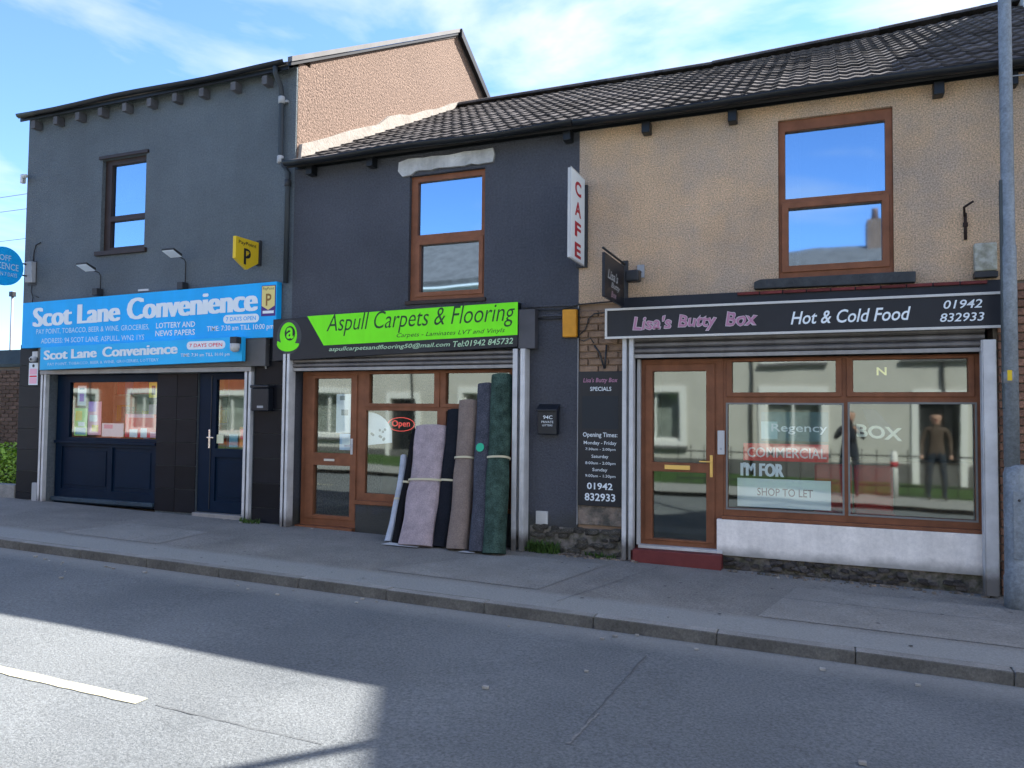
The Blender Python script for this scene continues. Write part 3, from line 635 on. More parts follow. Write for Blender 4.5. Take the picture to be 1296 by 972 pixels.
# round projecting sign at the far left
t = thing('round_projecting_sign', 'round blue off licence sign projecting from the left corner of the grey shop', 'sign', (-11.66, -.6, 3.7))
c = (-11.44, -.43, 3.77); disc('disc', c, .29, (0, 1, 0), blue_m, t, 48, .05)
for s, a, b, z0, z1 in (('OFF', .20, .38, 3.87, 3.96), ('LICENCE', .08, .50, 3.74, 3.84), ('OPEN 7 DAYS', .11, .48, 3.64, 3.70)):
    text(s, (a, b, z0, z1), 0, plet_m, t, u=(0, 1, 0), o3=(-11.435, -.72, -.02), bold=.01, res=2)
tube('bracket', [(-11.46, -.22, 3.86), (-11.46, -.06, 3.86)], .012, dgrey_m, t); tube('bracket', [(-11.46, -.22, 3.68), (-11.46, -.06, 3.68)], .012, dgrey_m, t)
t = thing('alarm_box', 'slim pale grey box on the left corner of the grey wall beside the round sign', 'alarm box', (-11.42, -.03, 3.75))
pris('case', [(-11.50, -.002, 3.58), (-11.50, -.002, 3.90), (-11.50, -.09, 3.90), (-11.50, -.07, 3.58)], (0.16, 0, 0), grey_m, t, .006); box('base_plate', -11.51, -11.33, -.012, -.001, 3.54, 3.92, dgrey_m, t)
t = thing('cable', 'thin black cable looping down from the alarm box to the blue fascia', 'cable', (-11.4, -.01, 3.3))
for P in ([(-11.25, -.012, 4.20), (-11.36, -.012, 4.17), (-11.40, -.012, 4.05), (-11.40, -.012, 3.92)], [(-11.42, -.012, 3.54), (-11.42, -.02, 3.45), (-11.36, -.03, 3.35), (-11.34, -.05, 3.26)], [(-11.35, -.03, 3.38), (-11.22, -.04, 3.34)]):
    tube('cable_run', P, .008, dgrey_m, t, 6)
t = thing('security_camera', 'small white bullet camera high on the left corner of the grey wall', 'camera', (-11.6, -.05, 5.2))
box('mount', -11.68, -11.62, -.08, -.02, 5.16, 5.30, white_m, t, .008); tube('housing', [(-11.66, -.05, 5.27), (-11.46, -.14, 5.23)], .03, white_m, t, 12)
def flood(x0, z0, lab, xs_):
    t = thing('floodlight', lab, 'floodlight', (x0, -.3, z0), 'floodlights above the blue fascia')
    pris('lamp_head', [(x0-.11, -.36, z0+.035), (x0-.11, -.20, z0-.02), (x0-.11, -.20, z0-.055), (x0-.11, -.36, z0+.01)], (.22, 0, 0), dgrey_m, t, .006)
    pris('lens', [(x0-.10, -.355, z0+.006), (x0-.10, -.205, z0-.057), (x0-.10, -.205, z0-.063), (x0-.10, -.355, z0+.0)], (.20, 0, 0), wlet_m, t)
    tube('arm', [(x0, -.22, z0-.03), (x0, -.06, z0-.06), (x0, -.03, z0-.1), (x0, -.03, 3.34)], .008, dgrey_m, t, 8); box('arm_base', x0-.05, x0+.05, -.13, -.02, 3.30, 3.40, dgrey_m, t, .005)
flood(-9.92, 3.70, 'slim black floodlight above the blue fascia, under the small window', 0)
flood(-8.28, 3.79, 'slim black floodlight above the blue fascia, nearer the yellow sign', 0)
tag(box('wall_vent', -9.18, -8.98, -.02, -.001, 3.33, 3.36, white_m), 'thin pale strip on the grey wall just above the blue fascia', 'vent')
t = thing('letterbox', 'black wall mounted postbox on the tiled pillar right of the navy door', 'postbox', (-6.8, -.05, 1.7))
box('case', -7.0, -6.72, -.12, -.018, 1.62, 1.92, blk_m, t, .012); box('lid', -7.01, -6.71, -.14, -.018, 1.925, 1.96, blk_m, t, .008); box('label_plate', -6.90, -6.80, -.1225, -.1205, 1.66, 1.69, grey_m, t, 0)
t = thing('wall_cables', 'tangle of pale cable hanging under the blue fascia by the green sign', 'cable', (-6.85, -.02, 2.4))
tube('cable_run', [(-6.98, -.03, 2.60), (-6.96, -.03, 2.48), (-7.0, -.04, 2.38), (-6.93, -.05, 2.30), (-6.86, -.04, 2.34), (-6.88, -.03, 2.46), (-6.80, -.03, 2.5)], .009, grey_m, t, 6)
tube('cable_run', [(-6.98, -.03, 2.33), (-6.86, -.03, 2.28), (-6.84, -.03, 2.18)], .012, grey_m, t, 6)

# ================================================================== carpet shop (middle)
cs = thing('carpet_shop', 'charcoal painted two storey shop in the middle with brown window frames', 'shop', (-4.5, 4, g(-4.5)))
OPC = (-6.40, -3.26, -1, 2.36)
HW = (-4.73, -3.71, 2.98, 4.53)
wallholes('front_wall', X1, X2, 0, 4.91, [OPC, HW], 0, .28, char_m, cs, zlow=lambda x: g(x)-.05)
box('back_wall', X1, X2, 9.3, 9.5, -.2, 4.8, char_m, cs, 0); interior(cs, X1, X2, .12, 2.70); interior(cs, X1, X2, 2.9, 4.7, y1=3)
roof(cs, X2-3.9, X2)
gutter(cs, X1+.03, X2, -.245, 4.835); box('fascia_board', X1+.02, X2, -.02, -.004, 4.80, 4.89, gut_m, cs, 0)
for x in (-6.15, -5.24, -2.66): eave_bracket(cs, x, 4.73)
# whitewashed lintel, chipped outline
bm = bmesh.new(); P = [(-4.87, -.035, 4.71), (-4.88, -.035, 4.60), (-4.82, -.035, 4.53), (-4.70, -.035, 4.535), (-4.64, -.035, 4.575)]
P += [(-4.6+.09*k, -.035, 4.575+random.uniform(-.01, .012)) for k in range(11)] + [(-3.60, -.035, 4.575), (-3.58, -.035, 4.66), (-3.60, -.035, 4.74)]
P += [(-3.75-.11*k, -.035, 4.735+random.uniform(-.015, .008)) for k in range(10)]
prism(bm, P, (0, .034, 0)); fin('lintel', bm, lint_m, cs)
wf = wallholes('window', HW[0], HW[1], HW[2], HW[3], [(-4.64, -3.775, 3.80, 4.46), (-4.60, -3.80, 3.09, 3.675)], .05, .12, brown_m, cs, .005)
panes(wf, [(-4.64, -3.775, 3.80, 4.46), (-4.60, -3.80, 3.09, 3.675)], .09, GLASSU)
wallholes('casement', -4.655, -3.745, 3.035, 3.73, [(-4.60, -3.80, 3.09, 3.675)], .035, .0495, brown_m, wf, .004)
box('window_sill', HW[0]-.03, HW[1]+.03, -.03, .05, 2.935, 2.98, dbrown_m, cs)
boxes('wall_ledge', [(-3.2, X2, -.025, -.001, 2.83, 2.86), (-3.2, X2, -.02, -.001, 2.72, 2.74)], char_m, cs)
# shutter gear
shutter_guide(cs, -6.48, -6.38, -.14, -.01, g(-6.4)+.002, 2.36); shutter_guide(cs, -3.27, -3.12, -.16, -.01, g(-3.2)+.002, 2.35)
box('shutter_end_box', -3.222, -3.02, -.12, -.004, 2.352, 2.80, A('box_grey', (.07, .07, .08), .5, var=.2), cs, .006)
shutter_box(cs, -6.42, -3.24, 2.14, 2.35, -.10, 0, 3)
# brown shopfront
dpan = [(-6.16, -5.57, 1.09, 2.05), (-6.16, -5.60, .29, .93)]
zb = g(-6)+.02
sf = wallholes('door', -6.36, -5.50, zb, 2.14, dpan, .12, .18, brown_m, cs, .005)
wallholes('door_leaf', -6.29, -5.51, zb+.09, 2.09, [(-6.16+.0, -5.60, 1.09, 2.05), (-6.16, -5.60, .29, .93)], .105, .1195, brown_m, sf, .004)
panes(sf, dpan, .15); boxes('handle', [(-5.585, -5.555, .09, .105, 1.08, 1.28), (-5.66, -5.56, .06, .073, 1.18, 1.20)], white_m, sf, .003)
boxes('letter_plate', [(-5.99, -5.83, .095, .104, .985, 1.015)], A('steel_plate', (.5, .5, .48), .3, metal=.6), sf)
box('threshold', -6.37, -5.50, .02, .18, zb-.05, zb+.005, brown_m, cs)
W1 = [(-5.33, -4.41, 1.73, 2.10), (-4.25, -3.42, 1.73, 2.10), (-5.38, -4.37, .60, 1.64), (-4.25, -3.42, .60, 1.64)]
cw = wallholes('shop_window', -5.50, -3.27, .50, 2.14, W1, .12, .18, brown_m, cs, .005); panes(cw, W1, .15)
wallholes('casement', -5.395, -4.335, 1.685, 2.125, [(-5.33, -4.41, 1.73, 2.10)], .107, .1195, brown_m, cw, .004)
wallholes('casement', -4.295, -3.38, 1.685, 2.125, [(-4.25, -3.42, 1.73, 2.10)], .107, .1195, brown_m, cw, .004)
box('window_sill', -5.51, -3.27, .07, .12, .46, .51, brown_m, cs)
box('stall_riser', -5.50, -3.27, .10, .26, g(-4)-.1, .459, char_m, cs, 0)
poster(-5.86, -5.60, 1.35, 1.85, pw, 'long white notice taped inside the brown carpet shop door', .165, ((.2, .5, .84, .95, A('print_grey', (.3, .32, .33), .6)), (.3, .7, .45, .6, A('print_grey', (.3, .32, .33), .6)), (.1, .8, .1, .3, pw)))
poster(-5.80, -5.60, 1.13, 1.34, A('print_palblue', (.45, .6, .8), .5), 'pale blue notice below the white one on the brown door', .165, ((.2, .8, .3, .8, wlet_m),))
# neon open sign
t = thing('open_sign', 'small glowing red oval sign reading Open inside the carpet shop window', 'neon sign', (-4.95, .3, 1.45))
neon = A('red_neon', (.9, .10, .08), .5, emit=.10)
text('Open', (-5.06, -4.80, 1.42, 1.52), .22, neon, t, bold=.01)
bm = bmesh.new(); atube(bm, [(-4.93+.19*math.cos(a*math.pi/12), .225, 1.47+.085*math.sin(a*math.pi/12)) for a in range(25)], .005, 6); fin('ring', bm, neon, t)
tube('hanging_wire', [(-4.93, .225, 1.555), (-4.93, .225, 2.1)], .002, dgrey_m, t, 4)
t = thing('window_decal', 'white quarter circle decal printed at the left of the large carpet shop window', 'decal', (-5.3, .16, 1.3))
P = [(-5.37, 1.20), (-5.37, 1.62)]+[(-5.37+.36*math.sin(a*math.pi/20), 1.28+.34*math.cos(a*math.pi/20)) for a in range(1, 9)]+[(-5.02, 1.24)]
quadplate('printed_sheet', P, pw, t, .163, .002)
for k in range(9):
    x = -5.32+random.uniform(0, .2); z = 1.26+random.uniform(0, .16); disc('printed_leaf', (x, .1615, z), .018, (1, 0, 0), A('print_grey', (.3, .32, .33), .6), t, 8, .001)
# sign
gs = thing('carpet_shop_sign', 'black and lime green fascia reading Aspull Carpets & Flooring', 'shop sign', (-5, -.1, 2.3))
pris('board', [(-6.66, -.13, 2.27), (-3.225, -.13, 2.375), (-3.225, -.13, 2.885), (-6.66, -.13, 2.815)], (0, .11, 0), blk_m, gs, .004)
quadplate('green_panel', [(-6.12, 2.835), (-5.86, 2.455), (-3.225, 2.51), (-3.225, 2.885)], green_m, gs, -.134, .003); y = -.1352
text('Aspull Carpets & Flooring', (-5.82, -3.26, 2.585, 2.865), y, dgl_m, gs, shear=.25, bold=-.004, skew=.045, res=4)
text('Carpets - Laminates LVT and Vinyls', (-4.80, -3.38, 2.52, 2.585), y, dgl_m, gs, shear=.3, skew=.02, res=2)
text('aspullcarpetsandflooring50@mail.com', (-5.78, -4.08, 2.375, 2.445), -.1312, greenlet_m, gs, shear=.25, bold=.01, skew=.02, res=2)
text('Tel:01942 845732', (-4.04, -3.28, 2.40, 2.47), -.1312, greenlet_m, gs, shear=.2, bold=.012, skew=.02, res=2)
lg = (-6.40, -.1315, 2.58)
disc('logo_ring', lg, .195, (1, 0, 0), A('logo_grey', (.05, .055, .06), .5), gs, 40, .001, 1.15)
disc('logo_disc', (lg[0]-.01, -.1335, 2.60), .135, (1, 0, 0), green_m, gs, 40, .001, 1.25); disc('logo_hole', (lg[0]+.015, -.1355, 2.625), .082, (1, 0, 0), blk_m, gs, 30, .001, 1.15)
text('a', (-6.44, -6.325, 2.555, 2.70), -.1372, green_m, gs, bold=.02)
P = [(-6.58, 2.53)]+[(-6.41+.175*math.cos(math.pi+a*math.pi/14), 2.49+.10*math.sin(math.pi+a*math.pi/14)) for a in range(0, 15)]+[(-6.36, 2.50), (-6.5, 2.50)]
quadplate('logo_swoosh', P, green_m, gs, -.1375, .001)

# carpet rolls ------------------------------------------------------------
def carpet(label, bx, tx, wb, m, ztop, rx, ry, by=-.42, ty=-.03, strap=None, label_tag=None, name='carpet_roll', zl=None, tagc=None):
    zb_ = g(bx)+.012
    t = thing(name, label, 'carpet roll', (bx, by, zb_), 'carpet rolls leaning outside the carpet shop')
    B = Vector((bx, by, zb_)); T = Vector((tx, ty, ztop)); ax = (T-B).normalized(); u_ = Vector((1, 0, 0)); u_ = (u_-ax*u_.dot(ax)).normalized(); v_ = ax.cross(u_).normalized()
    n = 28; rows = 16; bm = bmesh.new(); rings = []; sd = random.random()*9
    bow = Vector((random.uniform(-.02, .02), .035, 0))           # the rolls sag between foot and wall
    def at(f_): return B.lerp(T, f_)+bow*math.sin(math.pi*f_)+u_*.006*math.sin(7*f_+sd)*math.sin(math.pi*f_)
    def sup(a, k=1.0):
        c_, s_ = math.cos(a), math.sin(a); e = .75
        return u_*rx*k*math.copysign(abs(c_)**e, c_)+v_*ry*k*math.copysign(abs(s_)**e, s_)
    for i in range(rows+1):
        C = at(i/rows); rings.append([bm.verts.new(C+sup(2*math.pi*k/n, 1+.035*math.sin(i*.9+sd+k*.4)+(-.05 if strap and abs(i/rows-strap[0]) < .04 else 0)+random.uniform(-.006, .006))) for k in range(n)])
    for i in range(rows):
        for k in range(n): bm.faces.new((rings[i][k], rings[i][(k+1)%n], rings[i+1][(k+1)%n], rings[i+1][k]))
    bm.faces.new(rings[0][::-1])
    # rolled end: steps of the spiral pushed in and out
    last = rings[-1]
    for j, kk in enumerate((.86, .72, .58, .44, .30, .16)):
        nr_ = [bm.verts.new(T+sup(2*math.pi*k/n, kk)+ax*(.012 if j % 2 else -.012)) for k in range(n)]
        for k in range(n): bm.faces.new((last[k], last[(k+1)%n], nr_[(k+1)%n], nr_[k]))
        last = nr_
    bm.faces.new(last)
    fin('carpet', bm, m, t, 0, False)
    for s in (strap or []):
        bm = bmesh.new(); C = at(s); rr = []
        for dz in (-.012, .012): rr.append([bm.verts.new(C+ax*dz+sup(2*math.pi*k/n, 1.07)) for k in range(n)])
        for k in range(n): bm.faces.new((rr[0][k], rr[0][(k+1)%n], rr[1][(k+1)%n], rr[1][k]))
        fin('strap', bm, cream_m, t)
    if label_tag:
        C = at(label_tag)
        f = -1 if v_.y > 0 else 1
        P = [C+v_*f*(ry*1.12)+u_*rx*.5*math.cos(a*math.pi/8)+ax*.05*math.sin(a*math.pi/8) for a in range(16)]
        pris('paper_label', P, v_*f*.003, tagc, t)
    return t
def cm(n, c, v=.12, s=.25): return A(n, c, .98, var=v, vscale=9, speck=s, sscale=90, bump=1.0, bscale=140, spec=.05)
carpet('very thin silver wrapped roll, leftmost and shortest of the leaning rolls', -4.70, -4.73, 0, A('silver_wrap', (.42, .45, .50), .4, var=.2, vscale=8), 1.09, .042, .04, strap=[.48])
carpet('narrow black roll between the silver roll and the mauve carpet', -4.585, -4.56, 0, cm('black_carpet', (.018, .018, .02)), 1.40, .052, .06, strap=[.52])
carpet('wide flattened mauve pink roll, the broadest of the leaning carpets', -4.30, -4.345, 0, cm('mauve_carpet', (.50, .41, .43), .18), 1.45, .205, .085, by=-.50, ty=-.06, strap=[.53])
carpet('black roll just behind the right edge of the mauve carpet', -4.04, -4.03, 0, cm('charcoal_carpet', (.022, .025, .033)), 1.645, .10, .08, by=-.40, strap=[.47])
carpet('taupe brown roll, third from the right of the leaning carpets', -3.79, -3.86, 0, cm('taupe_carpet', (.30, .235, .20)), 1.75, .118, .10, by=-.46, strap=[.6])
carpet('dark blue grey roll with a green oval paper label', -3.53, -3.64, 0, cm('slate_carpet', (.095, .10, .125), .2, .5), 1.945, .10, .10, by=-.46, label_tag=.60, tagc=A('label_green', (.03, .45, .25), .5))
carpet('tall mottled dark green roll, rightmost against the steel guide', -3.335, -3.45, 0, cm('green_carpet', (.062, .105, .085), .45, .5), 2.05, .122, .11, by=-.48, strap=[.52])
carpet('slim white tube standing behind the taupe and blue grey rolls', -3.665, -3.70, 0, white_m, .95, .018, .018, by=-.36)
t = patch('cardboard_sheet', [(-4.68, -.62), (-4.22, -.60), (-4.24, -.48), (-4.66, -.46)], .014, white_m, None); tag(t, 'flat white card lying on the pavement under the mauve carpet', 'card')
t = patch('cardboard_sheet', [(-3.72, -.60), (-3.52, -.58), (-3.55, -.50), (-3.70, -.50)], .014, white_m, None); tag(t, 'small white scrap lying under the blue grey carpet roll', 'card')
# inside the carpet shop: a few rolls
for i, (x, c_) in enumerate(((-6.1, (.2, .15, .1)), (-5.2, (.1, .1, .12)), (-4.8, (.18, .12, .1)), (-4.4, (.22, .2, .17)))):
    t = thing('carpet_roll', ['brown roll standing deep inside behind the carpet shop door', 'dark grey roll standing inside the carpet shop, left of the window', 'reddish brown roll standing inside the carpet shop window', 'pale beige roll standing inside the carpet shop window'][i], 'carpet roll', (x, 1.9, .12), 'rolls stored inside the carpet shop')
    tube('carpet', [(x, 1.9, .12), (x+.05, 2.0, 1.9)], .14, A('indoor_carpet_%s' % ['brown', 'grey', 'red', 'beige'][i], c_, .95, var=.2), t, 16)

# wall items right of the carpet shop
t = thing('letterbox', 'black wall mounted postbox with small white print on the charcoal pier', 'postbox', (-2.87, -.05, 1.55))
box('case', -2.99, -2.76, -.10, -.002, 1.385, 1.68, blk_m, t, .012); pris('lid', [(-3.0, -.12, 1.67), (-3.0, -.005, 1.73), (-3.0, -.005, 1.66), (-3.0, -.12, 1.645)], (.25, 0, 0), blk_m, t, .006)
text('94C', (-2.92, -2.81, 1.56, 1.60), -.1012, wlet_m, t, bold=.01); text('PRIVATE', (-2.94, -2.80, 1.515, 1.54), -.1012, wlet_m, t, res=2); text('LETTERS', (-2.93, -2.81, 1.48, 1.50), -.1012, wlet_m, t, res=2)
t = thing('wall_vent', 'small white square vent low on the charcoal pier', 'vent', (-2.95, -.02, .45))
box('cover', -3.025, -2.885, -.03, -.001, .375, .525, white_m, t, .005); boxes('louvre', [(-3.01, -2.90, -.036, -.030, .39+.022*k, .40+.022*k) for k in range(6)], white_m, t, 0)
t = thing('alarm_box', 'amber yellow alarm box where charcoal wall meets brown wall', 'alarm box', (-2.63, -.03, 2.6))
pris('case', [(-2.715, -.002, 2.475), (-2.715, -.002, 2.785), (-2.715, -.075, 2.785), (-2.715, -.065, 2.475)], (.165, 0, 0), amber_m, t, .012); box('backplate', -2.735, -2.53, -.012, -.0005, 2.46, 2.80, dgrey_m, t)
# cafe sign
t = thing('cafe_sign', 'narrow white box sign projecting from the wall with CAFE in red letters stacked downwards', 'sign', (-2.47, -.3, 3.7))
box('box_body', -2.512, -2.475, -.53, -.035, 3.27, 4.23, white_m, t, .006); box('face_trim', -2.477, -2.472, -.537, -.03, 3.26, 4.24, white_m, t, 0); box('face', -2.4715, -2.470, -.535, -.045, 3.275, 4.225, wlet_m, t, 0)
box('wall_mount', -2.57, -2.44, -.035, -.002, 3.25, 4.18, dgrey_m, t, .004)
for k, ch in enumerate('CAFE'): text(ch, (.14, .36, 3.98-k*.225, 4.14-k*.225), 0, red_m, t, u=(0, 1, 0), o3=(-2.4685, -.54, 0), bold=.03, res=4)
t = thing('hanging_sign', 'small black hanging sign with white script on a bracket above the cafe fascia', 'sign', (-2.03, -.5, 3.0))
xh = -2.02
pris('board', [(xh-.015, -.88, 2.78), (xh-.015, -.88, 3.22), (xh-.015, -.10, 3.22), (xh-.015, -.10, 2.78)], (.03, 0, 0), blk_m, t, .003)
text("Lisa's", (.10, .52, 2.98, 3.08), 0, grey_m, t, u=(0, 1, 0), o3=(xh+.017, -.88, 0), shear=.3, bold=.02)
text('Butty', (.24, .60, 2.89, 2.965), 0, grey_m, t, u=(0, 1, 0), o3=(xh+.017, -.88, 0), shear=.3, bold=.02); text('Box', (.24, .46, 2.81, 2.875), 0, A('dim_pink', (.3, .2, .25), .5), t, u=(0, 1, 0), o3=(xh+.017, -.88, 0), shear=.3, bold=.02)
tube('bracket', [(xh, 0, 3.26), (xh, -.9, 3.26)], .012, dgrey_m, t); box('wall_plate', xh-.04, xh+.04, -.02, -.002, 2.78, 3.3, dgrey_m, t)
t2 = thing('spotlight', 'small black spotlight aimed at the black hanging sign', 'spotlight', (-1.86, -.2, 3.1))
box('head', -1.95, -1.80, -.30, -.16, 3.02, 3.14, dgrey_m, t2, .02); tube('arm', [(-1.87, -.17, 3.1), (-1.84, -.08, 3.16), (-1.84, -.0, 3.16)], .012, dgrey_m, t2, 8); box('wall_plate', -1.88, -1.80, -.03, -.002, 3.1, 3.24, grey_m, t2, .004)

# ================================================================== sandwich shop (right)
ls = thing('sandwich_shop', 'tan pebble rendered shop on the right with brown frames and a black fascia', 'shop', (0, 4, g(0)))
XR = 3.4; OPL = (-2.02, 1.44, -1, 2.46); LW = (-.43, .625, 3.0, 4.64)
lw = wallholes('front_wall', X2, XR, 0, 4.91, [OPL, LW, (X2-1, -2.02, -.1, 2.84), (1.44, 3.0, -.1, 2.88)], 0, .28, tan_m, ls, zlow=lambda x: g(x)-.05)
box('backing_wall', X2, -2.02, .03, .28, g(-2.2)-.05, 2.84, A('tan_mortar', (.27, .19, .135), .95, var=.2), ls, 0); box('backing_wall', 1.44, 3.0, .03, .28, g(2)-.1, 2.88, mort_m, ls, 0)
box('back_wall', X2, XR, 9.3, 9.5, -.2, 4.8, tan_m, ls, 0); box('side_wall', XR-.25, XR, .28, 9.3, -.2, 4.86, tan_m, ls, 0)
box('party_wall', X2, X2+.1, .28, 9.3, -.2, 4.8, room_m, ls, 0)
interior(ls, X2+.1, XR-.25, .15, 2.6); interior(ls, X2+.1, XR-.25, 2.8, 4.7, y1=3)
roof(ls, X2, XR+.05)
gutter(ls, X2, XR+.1, -.245, 4.835); box('fascia_board', X2, XR, -.02, -.004, 4.80, 4.89, gut_m, ls, 0)
for x in (-1.77, -.87, 1.01, 1.60, 2.6): eave_bracket(ls, x, 4.70)
wf = wallholes('window', *LW, [(-.365, .56, 3.83, 4.53), (-.335, .525, 3.14, 3.73)], .04, .12, brown_m, ls, .006)
panes(wf, [(-.365, .56, 3.83, 4.53), (-.335, .525, 3.14, 3.73)], .09, GLASSU)
wallholes('casement', -.40, .59, 3.075, 3.79, [(-.335, .525, 3.14, 3.73)], .022, .0395, brown_m, wf, .005)
bm = bmesh.new(); prism(bm, [(-.66, -.10, 2.905), (.80, -.10, 2.895), (.80, -.10, 2.995), (.62, -.10, 2.999), (-.60, -.10, 2.998), (-.66, -.10, 2.975)], (0, .14, 0)); fin('window_sill', bm, A('dark_stone', (.045, .05, .055), .8, var=.3, vscale=7, bump=.6, bscale=30), ls, .006)
for a, b in ((-.40, -.22), (.40, .58)):
    bm = bmesh.new(); pr = None
    for k in range(13):
        x = a+(b-a)*k/12; yy = .20+.02*math.sin(k*1.9); q = (bm.verts.new((x, yy, 3.05)), bm.verts.new((x, yy, 4.6)))
        if pr: bm.faces.new((pr[0], q[0], q[1], pr[1]))
        pr = q
    fin('curtain', bm, A('curtain', (.4, .4, .38), .9, var=.3, vscale=3), ls, 0, True)
# brick piers beside the shopfront
bme = boxmesh('brick', .215, .05, .065, brick_m, .006)
def bricks(parent, x0, x1, z0, z1, yf, me, stagger=.112, bl=.225, bh=.077, maxn=400):
    z = z0; r_ = 0; n = 0
    while z+bh <= z1+.01:
        x = x0+(stagger if r_ % 2 else 0)
        if r_ % 2: 
            o = piece('brick', me, (x0+.052, yf+.025+random.uniform(-.003, .003), z+bh/2), parent); o.scale = (.46, 1, 1); n += 1
        while x+bl <= x1+.015:
            o = piece('brick', me, (x+bl/2, yf+.025+random.uniform(-.004, .004), z+bh/2), parent); o.rotation_euler = (0, random.uniform(-.008, .008), 0); x += bl; n += 1
        if x1-x > .06:
            o = piece('brick', me, ((x+x1)/2, yf+.025+random.uniform(-.003, .003), z+bh/2), parent); o.scale = ((x1-x-.01)/.215, 1, 1); n += 1
        z += bh; r_ += 1
    return n
bricks(ls, X2+.004, -2.03, 2.08, 2.82, 0, boxmesh('brick', .215, .05, .067, A('tan_painted_brick', (.25, .165, .11), .95, var=.25, vscale=8, island=.12, bump=.8, bscale=40), .008))
bricks(ls, 1.47, 2.6, g(1.5)+.01, 2.86, -.012, bme)
box('crumbling_render', X2+.002, -2.03, .0, .03, .40, .62, crumb_m, ls, .01)
box('pier_edge', X2-.006, X2+.004, -.012, .0, .4, 2.84, A('pale_edge', (.3, .3, .3), .8, var=.3), ls, 0)
# rubble at the foot of the piers
def stones(parent, x0, x1, z0f, z1, y, n, smin, smax, m, name='stone'):
    mes = []
    for k in range(6):
        bm = bmesh.new(); bmesh.ops.create_icosphere(bm, subdivisions=2, radius=.5)
        for v in bm.verts: v.co *= 1+random.uniform(-.12, .12); v.co = Vector([math.copysign(abs(c)**.7*.62, c) for c in v.co])
        me = bpy.data.meshes.new(name); bm.to_mesh(me); bm.free(); me.materials.append(m); mes.append(me)
    for _ in range(n):
        x = random.uniform(x0, x1); s = random.uniform(smin, smax); z = random.uniform(z0f(x), z1)
        o = piece(name, random.choice(mes), (x, y+random.uniform(-.02, .03), z), parent); o.scale = (s*1.5, s*.8, s*.75); o.rotation_euler = (random.uniform(-.3, .3), random.uniform(-.2, .2), 0)
box('rubble_base', X1+3.37, -2.02, -.02, .03, g(-2.6)-.05, .36, stone_m, ls, .01)
stones(ls, -3.03, -2.08, lambda x: g(x)+.01, .36, -.02, 70, .05, .12, stone_m)
# black band, red bricks and fascia
box('lintel_board', -2.02, 1.50, -.05, -.001, 2.75, 2.885, A('navy_board', (.012, .016, .026), .5, var=.2), ls, .003)
rbm = boxmesh('brick', .212, .03, .03, A('dull_red_brick', (.13, .03, .03), .9, island=.3, var=.3, vscale=9), .004)
for k in range(10): piece('brick', rbm, (-.72+.222*k, -.066, 2.865), ls)
# shutter gear
shutter_guide(ls, -2.02, -1.90, -.10, -.004, g(-2)+.01, 2.44); 
boxes('shutter_guide', [(1.325, 1.335, -.11, 0, .02, 2.33), (1.336, 1.44, -.012, -.002, .02, 2.33), (1.432, 1.44, -.11, -.0125, .02, 2.33), (1.336, 1.431, -.12, -.1105, .02, 2.33)], galv_m, ls, .002)
shutter_box(ls, -1.92, 1.38, 2.225, 2.46, -.09, 0, 3)
box('frame_packer', -1.895, -1.86, .06, .11, g(-1.9)+.16, 2.22, white_m, ls, 0)
# door + windows
zb = g(-1.5)+.17
Dp = [(-1.735, -1.165, 1.11, 2.09), (-1.735, -1.165, .29, 1.01)]
dd = wallholes('door', -1.87, -.99, zb, 2.22, Dp, .12, .19, brown_m, ls, .005); panes(dd, Dp, .155)
wallholes('door_leaf', -1.815, -1.075, zb+.05, 2.165, Dp, .10, .1195, brown_m, dd, .006)
box('letter_plate', -1.60, -1.33, .088, .10, 1.035, 1.085, brass_m, dd, .004)
boxes('handle', [(-1.125, -1.095, .088, .10, .97, 1.20), (-1.23, -1.10, .05, .065, 1.125, 1.14), (-1.115, -1.105, .065, .09, 1.125, 1.14)], brass_m, dd, .003)
boxes('threshold', [(-1.87, -.99, .02, .19, zb-.03, zb)], white_m, ls)
box('door_step', -1.93, -.99, -.10, .3, g(-1.5)-.05, zb-.031, redstep_m, ls, .008)
t = thing('entry_keypad', 'slim white intercom unit on the brown post beside the glazed door', 'intercom', (-1.0, .1, 1.35)); box('case', -1.045, -.975, .075, .119, 1.21, 1.46, white_m, t, .006); disc('button', (-1.01, .0745, 1.27), .012, (1, 0, 0), grey_m, t, 12)
Wl = [(-.90, .10, 1.86, 2.18), (.26, 1.25, 1.86, 2.18), (-.945, .155, .66, 1.735), (.225, 1.30, .66, 1.745)]
lwn = wallholes('shop_window', -.99, 1.36, .565, 2.22, Wl, .12, .19, brown_m, ls, .006); panes(lwn, Wl, .155)
for a, b in ((-.955, .155), (.20, 1.30)): wallholes('casement', a, b, 1.815, 2.205, [(a+.055, b-.055+(.0 if a < 0 else .005), 1.86, 2.18)], .10, .1195, brown_m, lwn, .005)
for (a, b, c, d) in Wl[2:]: wallholes('glazing_bead', a-.018, b+.018, c-.018, d+.018, [(a, b, c, d)], .112, .1197, A('grey_gasket', (.20, .20, .19), .6), lwn)
box('window_sill', -1.0, 1.37, .05, .12, .545, .58, brown_m, ls, .004)
pris('stall_panel', [(-1.05, .045, .175), (1.375, .045, .165), (1.375, .045, .543), (-1.05, .045, .543)], (0, .15, 0), panelw_m, ls, .006)
box('plinth', -1.0, 1.44, .09, .28, g(1)-.2, .165, stone_m, ls, 0)
stones(ls, -.98, 1.30, lambda x: g(x)+.005, .15, .055, 90, .04, .09, A('dark_rubble', (0.13, .115, .105), .95, var=.35, vscale=9, island=.4, bump=1.2, bscale=25))
